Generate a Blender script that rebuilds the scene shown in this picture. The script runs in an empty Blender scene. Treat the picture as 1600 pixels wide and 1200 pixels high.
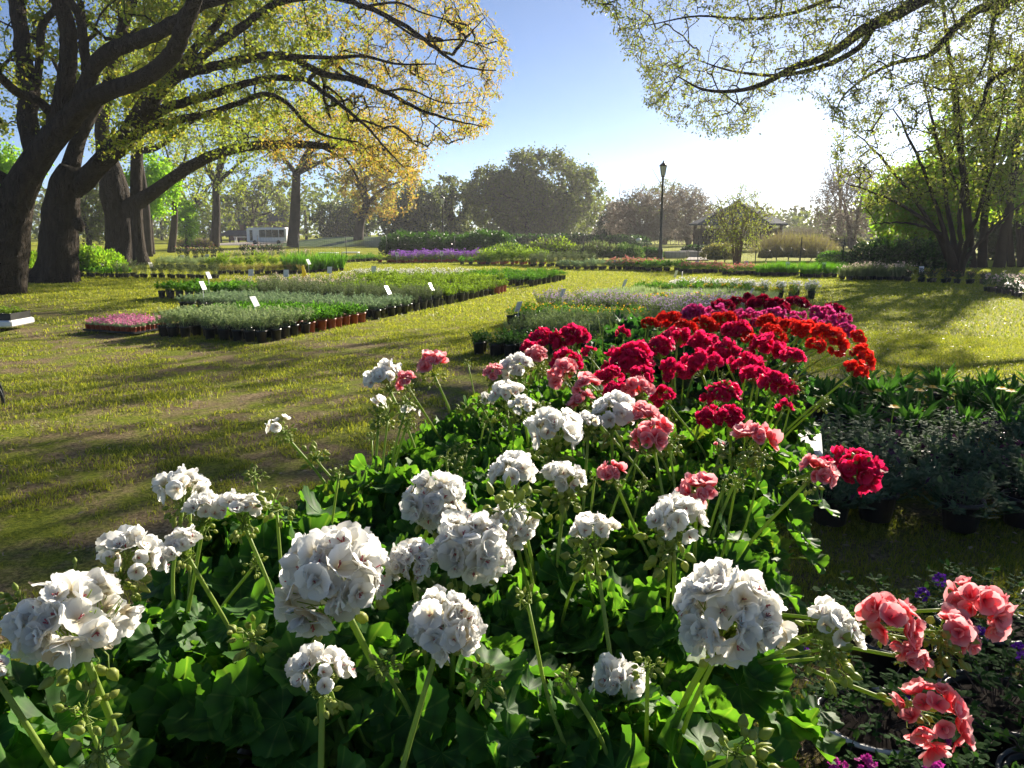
import bpy, math, random
import numpy as np
R = math.radians
SC = bpy.context.scene
COL = SC.collection
rng = np.random.default_rng(7)
random.seed(7)

# ------------------------------------------------------------------ camera, sky, sun, exposure
FPX, CX, CY, CAMH = 1202.0, 800.0, 600.0, 1.5
PITCH = math.atan(240.0 / FPX)
cam_d = bpy.data.cameras.new('camera')
cam = bpy.data.objects.new('camera', cam_d); COL.objects.link(cam)
cam.location = (0, 0, CAMH); cam.rotation_euler = (math.pi/2 - PITCH, 0, 0)
cam_d.sensor_width = 36; cam_d.lens = 36 * FPX / 1600; cam_d.clip_end = 5000; cam_d.clip_start = .02
SC.camera = cam
SUN_AZ, SUN_EL = R(34), R(21.5)          # azimuth to the right of +Y
w = bpy.data.worlds.new('World'); SC.world = w; w.use_nodes = True
nt = w.node_tree; bg = nt.nodes['Background']
sky = nt.nodes.new('ShaderNodeTexSky'); sky.sky_type = 'NISHITA'; sky.sun_disc = False
sky.sun_elevation = SUN_EL; sky.sun_rotation = SUN_AZ
sky.air_density = .5; sky.dust_density = .25; sky.ozone_density = 3
nt.links.new(sky.outputs[0], bg.inputs[0]); bg.inputs[1].default_value = .05
sd = bpy.data.lights.new('sun', 'SUN'); sd.energy = 5.0; sd.angle = R(.5); sd.color = (1, .90, .74)
sun = bpy.data.objects.new('sun', sd); COL.objects.link(sun)
sun.rotation_euler = (math.pi/2 - SUN_EL, 0, math.pi - SUN_AZ)
SC.view_settings.view_transform = 'Standard'; SC.view_settings.look = 'None'
SC.view_settings.exposure = 1.6; SC.view_settings.gamma = 1
SC.render.engine = 'CYCLES'
SC.cycles.max_bounces = 14; SC.cycles.diffuse_bounces = 10; SC.cycles.glossy_bounces = 2
SC.cycles.transmission_bounces = 8; SC.cycles.transparent_max_bounces = 6
SC.cycles.caustics_reflective = False; SC.cycles.caustics_refractive = False
SC.cycles.use_denoising = True
SC.cycles.use_adaptive_sampling = True; SC.cycles.adaptive_threshold = .02

# ------------------------------------------------------------------ geometry helpers
def Dr(px, py):
    dx, dy = (px - CX) / FPX, (CY - py) / FPX
    c, s = math.cos(PITCH), math.sin(PITCH)
    return np.array([dx, c + dy * s, -s + dy * c])
O3 = np.array([0, 0, CAMH])
def PT(px, py, t): return O3 + Dr(px, py) * t
def PZ(px, py, z=0.0):
    d = Dr(px, py); return O3 + d * ((z - CAMH) / d[2])
def PY(px, py, y):
    d = Dr(px, py); return O3 + d * (y / d[1])

def nrm(a):
    return a / np.maximum(np.linalg.norm(a, axis=-1, keepdims=True), 1e-9)
def perp(a):
    ref = np.where(np.abs(a[..., 2:3]) > .9, np.array([1., 0, 0]), np.array([0, 0, 1.]))
    return nrm(np.cross(a, ref))
class MB:
    def __init__(s): s.V = []; s.F = []; s.M = []; s.U = []; s.n = 0
    def add(s, V, F, mat=0, uv=None):
        V = np.asarray(V, float).reshape(-1, 3); F = np.asarray(F, int)
        if len(F) == 0: return s
        s.V.append(V); s.F.append(F + s.n); s.M.append(mat)
        s.U.append(np.zeros((len(V), 2)) if uv is None else np.asarray(uv, float).reshape(-1, 2)); s.n += len(V)
        return s
    def merge(s, o, matmap=0):
        for V, F, m, U in zip(o.V, o.F, o.M, o.U):
            k = V.shape[0]; base = F.min()
        off = s.n
        for V, F, m, U in zip(o.V, o.F, o.M, o.U):
            s.V.append(V); s.F.append(F + off); s.M.append(m + matmap); s.U.append(U); s.n += len(V)
        return s
    def mesh(s, name, mats, smooth=True):
        me = bpy.data.meshes.new(name)
        V = np.concatenate(s.V); U = np.concatenate(s.U)
        loops = np.concatenate([f.ravel() for f in s.F])
        tot = np.concatenate([np.full(len(f), f.shape[1]) for f in s.F])
        mi = np.concatenate([np.full(len(f), m) for f, m in zip(s.F, s.M)])
        me.vertices.add(len(V)); me.vertices.foreach_set('co', V.ravel())
        me.loops.add(len(loops)); me.loops.foreach_set('vertex_index', loops)
        me.polygons.add(len(tot)); st = np.concatenate([[0], np.cumsum(tot)[:-1]])
        me.polygons.foreach_set('loop_start', st)
        me.polygons.foreach_set('material_index', mi)
        me.polygons.foreach_set('use_smooth', np.full(len(tot), smooth))
        uvl = me.uv_layers.new(name='UVMap'); uvl.data.foreach_set('uv', U[loops].ravel())
        for m in (mats if isinstance(mats, (list, tuple)) else [mats]): me.materials.append(m)
        me.update(calc_edges=True)
        return me
    def obj(s, name, mats, parent=None, smooth=True, loc=None):
        return link(name, s.mesh(name, mats, smooth), parent, loc)
def link(name, me, parent=None, loc=None):
    o = bpy.data.objects.new(name, me); COL.objects.link(o)
    if parent is not None: o.parent = parent
    if loc is not None: o.location = loc
    return o
def tag(o, label=None, cat=None, group=None, kind=None):
    if label: o['label'] = label
    if cat: o['category'] = cat
    if group: o['group'] = group
    if kind or cat: o['kind'] = kind or 'thing'
    return o
def thing(name, label, cat, loc=(0, 0, 0), rz=0, group=None):
    o = bpy.data.objects.new(name, None); COL.objects.link(o)
    o.location = loc; o.rotation_euler = (0, 0, rz); o.empty_display_size = .1
    return tag(o, label, cat, group)

def gridF(nu, nv, wrap=False):
    """quads for an nu x nv vertex grid (row-major); wrap closes the v direction"""
    i = np.arange(nu - 1)[:, None]; j = np.arange(nv if wrap else nv - 1)[None]
    j2 = (j + 1) % nv
    return np.stack([i*nv + j, i*nv + j2, (i+1)*nv + j2, (i+1)*nv + j], -1).reshape(-1, 4)
def batchF(F, N, k):
    return (F[None] + (np.arange(N) * k)[:, None, None]).reshape(-1, F.shape[1])
def tubes(mb, P, rad, sides=4, mat=0):
    """P (N,K,3) polylines, rad (N,K)"""
    P = np.asarray(P, float); rad = np.asarray(rad, float); N, K = rad.shape
    T = np.empty_like(P); T[:, 1:-1] = P[:, 2:] - P[:, :-2]; T[:, 0] = P[:, 1] - P[:, 0]; T[:, -1] = P[:, -1] - P[:, -2]
    T = nrm(T); main = nrm(P[:, -1] - P[:, 0] + 1e-6)
    a0 = perp(main)[:, None]
    e1 = nrm(a0 - T * (a0 * T).sum(-1, keepdims=True)); e2 = np.cross(T, e1)
    an = np.arange(sides) / sides * 2 * np.pi
    ring = e1[:, :, None] * np.cos(an)[None, None, :, None] + e2[:, :, None] * np.sin(an)[None, None, :, None]
    V = P[:, :, None] + ring * rad[:, :, None, None]
    F = batchF(gridF(K, sides, True), N, K * sides)
    u = np.broadcast_to((np.arange(sides) / sides)[None, None, :], (N, K, sides)); v = np.broadcast_to(np.linspace(0, 1, K)[None, :, None], (N, K, sides))
    mb.add(V, F, mat, np.stack([u, v], -1))
def tube(mb, pts, rad, sides=8, mat=0, cap=True):
    pts = np.asarray(pts, float); rad = np.broadcast_to(np.asarray(rad, float), (len(pts),))
    tubes(mb, pts[None], rad[None], sides, mat)
    if cap:
        n = mb.n; k = len(pts)
        mb.F.append(np.arange(n - sides, n)[None]); mb.M.append(mat); mb.V.append(np.zeros((0, 3))); mb.U.append(np.zeros((0, 2)))
        mb.F.append(np.arange(n - k*sides, n - k*sides + sides)[::-1][None]); mb.M.append(mat); mb.V.append(np.zeros((0, 3))); mb.U.append(np.zeros((0, 2)))
def smooth_path(pts, rad, n=24):
    """Catmull-Rom resampling"""
    P = np.asarray(pts, float); r = np.asarray(rad, float)
    Pe = np.vstack([2*P[0]-P[1], P, 2*P[-1]-P[-2]]); out = []; ro = []
    m = len(P) - 1
    for t in np.linspace(0, m, n):
        i = min(int(t), m-1); f = t - i
        p0, p1, p2, p3 = Pe[i:i+4]
        out.append(.5*((2*p1) + (-p0+p2)*f + (2*p0-5*p1+4*p2-p3)*f*f + (-p0+3*p1-3*p2+p3)*f**3)); ro.append(r[i]*(1-f)+r[i+1]*f)
    return np.array(out), np.array(ro)
def box(mb, c, s, mat=0, rz=0, rx=0, bev=0.0):
    """box with chamfered vertical and horizontal edges"""
    hx, hy, hz = s[0]/2, s[1]/2, s[2]/2; b = min(bev, hx*.9, hy*.9, hz*.9)
    if b <= 0:
        V = np.array([[x, y, z] for z in (-hz, hz) for x, y in ((-hx, -hy), (hx, -hy), (hx, hy), (-hx, hy))])
        F = [[0, 3, 2, 1], [4, 5, 6, 7], [0, 1, 5, 4], [1, 2, 6, 5], [2, 3, 7, 6], [3, 0, 4, 7]]; caps = []
        FF = np.array(F)
        parts = [(FF,)]
        k = 4
    else:
        def ring(ix, z):
            a, c2 = hx - ix, hy - ix
            return [[-a+b, -c2, z], [a-b, -c2, z], [a, -c2+b, z], [a, c2-b, z], [a-b, c2, z], [-a+b, c2, z], [-a, c2-b, z], [-a, -c2+b, z]]
        V = np.array(ring(b, -hz) + ring(0, -hz+b) + ring(0, hz-b) + ring(b, hz))
        parts = [(gridF(4, 8, True),), (np.array([[7, 6, 5, 4, 3, 2, 1, 0], list(range(24, 32))]),)]
    cz, sz, cx_, sx_ = math.cos(rz), math.sin(rz), math.cos(rx), math.sin(rx)
    Mx = np.array([[1, 0, 0], [0, cx_, -sx_], [0, sx_, cx_]]); Mz = np.array([[cz, -sz, 0], [sz, cz, 0], [0, 0, 1]])
    V = V @ (Mz @ Mx).T + np.array(c)
    first = True
    for (F,) in parts:
        if first: mb.add(V, F, mat); first = False
        else:
            mb.F.append(F + mb.n - len(V)); mb.M.append(mat); mb.V.append(np.zeros((0, 3))); mb.U.append(np.zeros((0, 2)))
def lathe(mb, prof, seg=16, mat=0, c=(0, 0, 0)):
    prof = np.asarray(prof, float); an = np.arange(seg) / seg * 2 * np.pi
    V = np.stack([prof[:, 0:1]*np.cos(an), prof[:, 0:1]*np.sin(an), np.repeat(prof[:, 1:2], seg, 1)], -1) + np.array(c)
    mb.add(V, gridF(len(prof), seg, True), mat)

def noise2(x, y, s=1.0, seed=0):
    """value noise"""
    x = np.asarray(x, float) / s; y = np.asarray(y, float) / s
    xi = np.floor(x).astype(np.int64); yi = np.floor(y).astype(np.int64); fx = x - xi; fy = y - yi
    fx = fx*fx*(3-2*fx); fy = fy*fy*(3-2*fy)
    def h(a, b):
        n = (a*374761393 + b*668265263 + seed*974711) & 0x7fffffff
        n = ((n ^ (n >> 13)) * 1274126177) & 0x7fffffff
        return (n % 10007) / 10007.0
    return (h(xi, yi)*(1-fx) + h(xi+1, yi)*fx)*(1-fy) + (h(xi, yi+1)*(1-fx) + h(xi+1, yi+1)*fx)*fy
def fbm2(x, y, s, seed=0):
    return .55*noise2(x, y, s, seed) + .3*noise2(x, y, s*.43, seed+1) + .15*noise2(x, y, s*.19, seed+2)
def noise3(P, s, seed=0):
    return .5*(noise2(P[:, 0]+.37*P[:, 2], P[:, 1]-.29*P[:, 2], s, seed) + noise2(P[:, 2]+.41*P[:, 0], P[:, 0]*.3+P[:, 1]*.8, s, seed+5))

# ------------------------------------------------------------------ materials
MATS = {}
def mat_new(name):
    m = bpy.data.materials.new(name); m.use_nodes = True; n = m.node_tree.nodes; n.clear()
    return m, n, m.node_tree.links
def leafmat(name, c1, c2, trans=.45, tcol=None, rough=.5, spec=.3, nscale=0.0, sheen=0):
    """leaf or petal: two hues spread at random over the leaves, part of the light passes through"""
    m, n, l = mat_new(name)
    geo = n.new('ShaderNodeNewGeometry'); mix = n.new('ShaderNodeMix'); mix.data_type = 'RGBA'
    mix.inputs[6].default_value = (*c1, 1); mix.inputs[7].default_value = (*c2, 1)
    l.new(geo.outputs['Random Per Island'], mix.inputs[0])
    p = n.new('ShaderNodeBsdfPrincipled'); p.inputs['Roughness'].default_value = rough; p.inputs['Specular IOR Level'].default_value = spec
    t = n.new('ShaderNodeBsdfTranslucent'); ms = n.new('ShaderNodeMixShader'); ms.inputs[0].default_value = trans
    o = n.new('ShaderNodeOutputMaterial')
    l.new(mix.outputs[2], p.inputs['Base Color'])
    if tcol:
        mm = n.new('ShaderNodeMix'); mm.data_type = 'RGBA'; mm.blend_type = 'MULTIPLY'; mm.inputs[0].default_value = 1
        l.new(mix.outputs[2], mm.inputs[6]); mm.inputs[7].default_value = (*tcol, 1); l.new(mm.outputs[2], t.inputs[0])
    else: l.new(mix.outputs[2], t.inputs[0])
    l.new(p.outputs[0], ms.inputs[1]); l.new(t.outputs[0], ms.inputs[2]); l.new(ms.outputs[0], o.inputs[0])
    return m
def plain(name, col, rough=.6, spec=.3, noise=.15, nscale=8, bump=0.0, metal=0):
    m, n, l = mat_new(name)
    tc = n.new('ShaderNodeTexCoord'); nz = n.new('ShaderNodeTexNoise'); nz.inputs['Scale'].default_value = nscale; nz.inputs['Detail'].default_value = 5
    l.new(tc.outputs['Object'], nz.inputs['Vector'])
    mix = n.new('ShaderNodeMix'); mix.data_type = 'RGBA'
    mix.inputs[6].default_value = (*[c*(1-noise*2) for c in col], 1); mix.inputs[7].default_value = (*[min(1, c*(1+noise*2)) for c in col], 1)
    l.new(nz.outputs[0], mix.inputs[0])
    p = n.new('ShaderNodeBsdfPrincipled'); p.inputs['Roughness'].default_value = rough; p.inputs['Specular IOR Level'].default_value = spec; p.inputs['Metallic'].default_value = metal
    l.new(mix.outputs[2], p.inputs['Base Color'])
    if bump:
        b = n.new('ShaderNodeBump'); b.inputs['Strength'].default_value = bump; l.new(nz.outputs[0], b.inputs['Height']); l.new(b.outputs[0], p.inputs['Normal'])
    o = n.new('ShaderNodeOutputMaterial'); l.new(p.outputs[0], o.inputs[0])
    return m
def barkmat(name, c1, c2, scale=5.0):
    m, n, l = mat_new(name)
    tc = n.new('ShaderNodeTexCoord'); mp = n.new('ShaderNodeMapping'); mp.inputs['Scale'].default_value = (1, 1, .22)
    l.new(tc.outputs['Object'], mp.inputs[0])
    vo = n.new('ShaderNodeTexVoronoi'); vo.feature = 'DISTANCE_TO_EDGE'; vo.inputs['Scale'].default_value = scale*2.2
    nz = n.new('ShaderNodeTexNoise'); nz.inputs['Scale'].default_value = scale*3; nz.inputs['Detail'].default_value = 8
    ad = n.new('ShaderNodeMix'); ad.data_type = 'RGBA'; ad.blend_type = 'LINEAR_LIGHT'; ad.inputs[0].default_value = .25
    l.new(mp.outputs[0], ad.inputs[6]); l.new(nz.outputs[1], ad.inputs[7])
    l.new(mp.outputs[0], nz.inputs['Vector']); l.new(ad.outputs[2], vo.inputs['Vector'])
    mx = n.new('ShaderNodeMix'); mx.data_type = 'RGBA'; mx.inputs[6].default_value = (*c1, 1); mx.inputs[7].default_value = (*c2, 1)
    l.new(nz.outputs[0], mx.inputs[0])
    rmp = n.new('ShaderNodeMath'); rmp.operation = 'MULTIPLY'; rmp.inputs[1].default_value = 3; rmp.use_clamp = True; l.new(vo.outputs[0], rmp.inputs[0])
    b = n.new('ShaderNodeBump'); b.inputs['Strength'].default_value = .9; b.inputs['Distance'].default_value = .12; l.new(rmp.outputs[0], b.inputs['Height'])
    p = n.new('ShaderNodeBsdfPrincipled'); p.inputs['Roughness'].default_value = .9; p.inputs['Specular IOR Level'].default_value = .15
    l.new(mx.outputs[2], p.inputs['Base Color']); l.new(b.outputs[0], p.inputs['Normal'])
    o = n.new('ShaderNodeOutputMaterial'); l.new(p.outputs[0], o.inputs[0])
    return m
def petalmat(name, base, mid, edge, trans=.35, old=None):
    """petal: colour runs from throat to rim along the petal's own length (uv.y)"""
    m, n, l = mat_new(name)
    uv = n.new('ShaderNodeUVMap'); sx = n.new('ShaderNodeSeparateXYZ'); l.new(uv.outputs[0], sx.inputs[0])
    cr = n.new('ShaderNodeValToRGB'); e = cr.color_ramp.elements
    e[0].position = .08; e[0].color = (*base, 1); e[1].position = .95; e[1].color = (*edge, 1); k = e.new(.4); k.color = (*mid, 1)
    l.new(sx.outputs[1], cr.inputs[0])
    geo = n.new('ShaderNodeNewGeometry')
    hs = n.new('ShaderNodeHueSaturation'); mr = n.new('ShaderNodeMapRange'); mr.inputs[3].default_value = .82; mr.inputs[4].default_value = 1.12
    l.new(geo.outputs['Random Per Island'], mr.inputs[0]); l.new(mr.outputs[0], hs.inputs['Value']); l.new(cr.outputs[0], hs.inputs['Color'])
    col = hs.outputs[0]
    if old:
        gt = n.new('ShaderNodeMath'); gt.operation = 'GREATER_THAN'; gt.inputs[1].default_value = .985; l.new(geo.outputs['Random Per Island'], gt.inputs[0])
        om = n.new('ShaderNodeMix'); om.data_type = 'RGBA'; l.new(gt.outputs[0], om.inputs[0]); l.new(col, om.inputs[6]); om.inputs[7].default_value = (*old, 1); col = om.outputs[2]
    wv = n.new('ShaderNodeTexWave'); wv.inputs['Scale'].default_value = 5; wv.inputs['Distortion'].default_value = 1.5; l.new(uv.outputs[0], wv.inputs[0])
    b = n.new('ShaderNodeBump'); b.inputs['Strength'].default_value = .12; b.inputs['Distance'].default_value = .002; l.new(wv.outputs[1], b.inputs['Height'])
    p = n.new('ShaderNodeBsdfPrincipled'); p.inputs['Roughness'].default_value = .55; p.inputs['Specular IOR Level'].default_value = .25
    l.new(b.outputs[0], p.inputs['Normal'])
    t = n.new('ShaderNodeBsdfTranslucent'); ms = n.new('ShaderNodeMixShader'); ms.inputs[0].default_value = trans
    l.new(col, p.inputs['Base Color']); l.new(col, t.inputs[0]); l.new(p.outputs[0], ms.inputs[1]); l.new(t.outputs[0], ms.inputs[2])
    o = n.new('ShaderNodeOutputMaterial'); l.new(ms.outputs[0], o.inputs[0])
    return m
def gerleafmat(name, c1, c2, vein, band, tcol):
    """round scalloped leaf: radial veins (uv.x = angle), faint darker zone (uv.y = radius)"""
    m, n, l = mat_new(name)
    geo = n.new('ShaderNodeNewGeometry'); mix = n.new('ShaderNodeMix'); mix.data_type = 'RGBA'
    mix.inputs[6].default_value = (*c1, 1); mix.inputs[7].default_value = (*c2, 1); l.new(geo.outputs['Random Per Island'], mix.inputs[0])
    uv = n.new('ShaderNodeUVMap'); sx = n.new('ShaderNodeSeparateXYZ'); l.new(uv.outputs[0], sx.inputs[0])
    m1 = n.new('ShaderNodeMath'); m1.operation = 'MULTIPLY'; m1.inputs[1].default_value = 9; l.new(sx.outputs[0], m1.inputs[0])
    m2 = n.new('ShaderNodeMath'); m2.operation = 'PINGPONG'; m2.inputs[1].default_value = .5; l.new(m1.outputs[0], m2.inputs[0])
    m3 = n.new('ShaderNodeMapRange'); m3.inputs[1].default_value = 0; m3.inputs[2].default_value = .09; m3.inputs[3].default_value = .75; m3.inputs[4].default_value = 0; l.new(m2.outputs[0], m3.inputs[0])
    mv = n.new('ShaderNodeMix'); mv.data_type = 'RGBA'; l.new(m3.outputs[0], mv.inputs[0]); l.new(mix.outputs[2], mv.inputs[6]); mv.inputs[7].default_value = (*vein, 1)
    zr = n.new('ShaderNodeValToRGB'); e = zr.color_ramp.elements; e[0].position = .35; e[0].color = (0, 0, 0, 1); e[1].position = .8; e[1].color = (0, 0, 0, 1); k = e.new(.58); k.color = (.75, .75, .75, 1); l.new(sx.outputs[1], zr.inputs[0])
    mz = n.new('ShaderNodeMix'); mz.data_type = 'RGBA'; l.new(zr.outputs[0], mz.inputs[0]); l.new(mv.outputs[2], mz.inputs[6]); mz.inputs[7].default_value = (*band, 1)
    # some yellowing leaves
    gt = n.new('ShaderNodeMapRange'); gt.inputs[1].default_value = .975; gt.inputs[2].default_value = 1.02; l.new(geo.outputs['Random Per Island'], gt.inputs[0])
    my = n.new('ShaderNodeMix'); my.data_type = 'RGBA'; l.new(gt.outputs[0], my.inputs[0]); l.new(mz.outputs[2], my.inputs[6]); my.inputs[7].default_value = (.22, .22, .03, 1)
    b = n.new('ShaderNodeBump'); b.inputs['Strength'].default_value = .3; b.inputs['Distance'].default_value = .0012; l.new(m2.outputs[0], b.inputs['Height'])
    p = n.new('ShaderNodeBsdfPrincipled'); p.inputs['Roughness'].default_value = .58; p.inputs['Specular IOR Level'].default_value = .22; l.new(b.outputs[0], p.inputs['Normal'])
    t = n.new('ShaderNodeBsdfTranslucent'); mm = n.new('ShaderNodeMix'); mm.data_type = 'RGBA'; mm.blend_type = 'MULTIPLY'; mm.inputs[0].default_value = 1
    l.new(my.outputs[2], mm.inputs[6]); mm.inputs[7].default_value = (*tcol, 1); l.new(mm.outputs[2], t.inputs[0])
    ms = n.new('ShaderNodeMixShader'); ms.inputs[0].default_value = .5
    l.new(my.outputs[2], p.inputs['Base Color']); l.new(p.outputs[0], ms.inputs[1]); l.new(t.outputs[0], ms.inputs[2])
    o = n.new('ShaderNodeOutputMaterial'); l.new(ms.outputs[0], o.inputs[0])
    return m

M = dict(
    bark=barkmat('bark', (.022, .017, .013), (.085, .066, .050), 3.0),
    barkfar=plain('far_bark', (.05, .04, .032), .9, .1, .25, 3),
    twigbrown=plain('brown_twigs', (.14, .10, .085), .9, .1, .2, 2),
    twigdark=plain('dark_twigs', (.035, .026, .02), .9, .1, .2, 4),
    lf_yellow=leafmat('leaf_yellow', (.36, .33, .05), (.25, .31, .05), .6, (1.2, 1.1, .7)),
    lf_gold=leafmat('leaf_gold', (.42, .27, .07), (.38, .33, .07), .6, (1.15, 1.0, .65)),
    lf_yg=leafmat('leaf_yellow_green', (.20, .28, .04), (.31, .33, .05), .58, (1.2, 1.25, .7)),
    lf_bright=leafmat('leaf_bright_green', (.16, .32, .03), (.26, .40, .035), .6, (1.4, 1.5, .7)),
    lf_thin=leafmat('leaf_thin_green', (.17, .18, .065), (.25, .25, .09), .5, (1.1, 1.1, .8)),
    lf_oak=leafmat('leaf_live_oak', (.10, .14, .035), (.17, .20, .05), .5, (1.3, 1.3, .8)),
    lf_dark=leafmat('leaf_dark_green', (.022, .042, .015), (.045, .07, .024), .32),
    lf_hedge=leafmat('leaf_hedge', (.03, .085, .014), (.06, .13, .02), .35, (1.4, 1.5, .7), .4, .4),
    lf_olive=leafmat('leaf_olive', (.10, .115, .05), (.14, .14, .06), .4),
    lf_brown=leafmat('leaf_brown_bud', (.165, .13, .10), (.22, .185, .14), .4),
    pot_black=plain('black_pot_plastic', (.012, .012, .013), .38, .5, .1, 5),
    pot_terra=plain('terracotta_plastic', (.33, .07, .03), .5, .4, .12, 9),
    pot_white=plain('white_pot_plastic', (.62, .62, .60), .4, .45, .05, 6),
    pot_grey=plain('grey_pot_plastic', (.10, .11, .12), .45, .4, .1, 6),
    soil=plain('potting_soil', (.022, .016, .012), .95, .1, .4, 60, .5),
    white=plain('white_paint', (.75, .75, .73), .5, .4, .04, 3),
    card=plain('sign_card', (.82, .82, .80), .22, .5, .02, 3),
    print=plain('sign_print', (.30, .31, .33), .5, .3, .4, 30),
    blackmetal=plain('black_metal', (.012, .014, .014), .4, .5, .1, 5),
    postmetal=plain('green_post', (.02, .03, .024), .6, .3, .1, 5),
    wire=plain('fence_wire', (.06, .08, .07), .6, .3, .1, 5),
    wood=plain('weathered_wood', (.075, .055, .045), .85, .15, .3, 12, .3),
    roof=plain('roof_shingle', (.07, .08, .10), .95, .05, .25, 6, .3),
    stone=plain('pale_stone', (.42, .39, .35), .85, .2, .2, 5, .3),
    gravel=plain('gravel', (.36, .32, .28), .95, .1, .35, 30, .5),
    glass=plain('dark_window', (.015, .018, .02), .1, .6, .1, 3),
    frost=plain('lamp_glass', (.55, .56, .52), .25, .5, .05, 3),
    yellow=leafmat('yellow_plastic', (.70, .60, .02), (.74, .62, .02), .25, (1, 1, 1), .4, .4),
    tablemat=plain('grey_table_plastic', (.07, .072, .075), .5, .4, .08, 5),
    stem=leafmat('flower_stem', (.22, .32, .05), (.30, .40, .08), .4, (1.3, 1.3, .7), .5, .35),
    bud=leafmat('flower_bud', (.25, .32, .06), (.36, .40, .10), .4, (1.2, 1.2, .8), .5, .3),
    gleaf=gerleafmat('geranium_leaf', (.032, .11, .02), (.07, .19, .028), (.15, .28, .06), (.025, .07, .015), (2.2, 1.95, .6)),
    gleaf2=gerleafmat('geranium_leaf_dark', (.018, .055, .018), (.03, .085, .02), (.06, .13, .04), (.014, .04, .014), (1.6, 1.9, .8)),
    pet_w=petalmat('petal_white', (.72, .66, .50), (.84, .83, .79), (.91, .91, .88), .64, (.66, .56, .38)),
    pet_s=petalmat('petal_salmon', (.75, .07, .11), (.86, .20, .23), (.92, .50, .52), .5),
    pet_c=petalmat('petal_crimson', (.45, .0, .03), (.64, .006, .07), (.72, .022, .12), .5),
    pet_r=petalmat('petal_red', (.55, .006, .006), (.74, .018, .012), (.78, .04, .025), .45),
    pet_m=petalmat('petal_magenta', (.45, .005, .08), (.62, .03, .19), (.70, .08, .30), .5),
    pet_d=petalmat('petal_dark_red', (.12, .0, .01), (.32, .002, .03), (.38, .008, .045), .45),
    stamen=plain('pink_stamen', (.5, .12, .14), .6, .2, .1, 20),
)
def kindmat(name, c1, c2, tr=.45, tc=(1.4, 1.45, .8)): M[name] = leafmat(name, c1, c2, tr, tc, .75, .05)
kindmat('k_silver', (.25, .33, .15), (.38, .45, .24), .4, (1.1, 1.15, .9))
kindmat('k_green', (.07, .20, .02), (.13, .29, .035))
kindmat('k_grey', (.22, .32, .18), (.31, .40, .23), .4, (1.1, 1.15, .95))
kindmat('k_rosemary', (.14, .18, .09), (.20, .24, .12), .35, (1.1, 1.15, .9))
kindmat('k_lime', (.17, .28, .03), (.27, .36, .045))
kindmat('k_fresh', (.075, .20, .02), (.13, .29, .03))
kindmat('k_dark', (.03, .085, .02), (.06, .14, .03), .4)
kindmat('k_sage', (.14, .20, .10), (.20, .26, .13), .4)
kindmat('k_straw', (.22, .20, .08), (.28, .25, .10))
kindmat('k_petunia', (.06, .11, .06), (.11, .17, .09), .35, (1.2, 1.3, .8))
kindmat('k_hosta', (.035, .11, .02), (.07, .18, .03), .42)
for nm, a, b in (('b_pink', (.55, .12, .28), (.65, .30, .42)), ('b_purple', (.22, .06, .42), (.36, .16, .55)), ('b_lilac', (.36, .26, .42), (.46, .36, .5)), ('b_yellow', (.75, .52, .02), (.8, .62, .05)), ('b_orange', (.75, .35, .02), (.8, .55, .04)),
                 ('b_white', (.75, .75, .72), (.82, .8, .78)), ('b_palepink', (.6, .45, .42), (.7, .56, .5)), ('b_red', (.5, .12, .1), (.55, .25, .2)), ('b_violet', (.10, .015, .28), (.18, .03, .42)), ('b_magenta', (.5, .03, .3), (.6, .06, .4)), ('b_plum', (.03, .008, .03), (.06, .015, .05))):
    M[nm] = leafmat(nm, a, b, .4)

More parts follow.
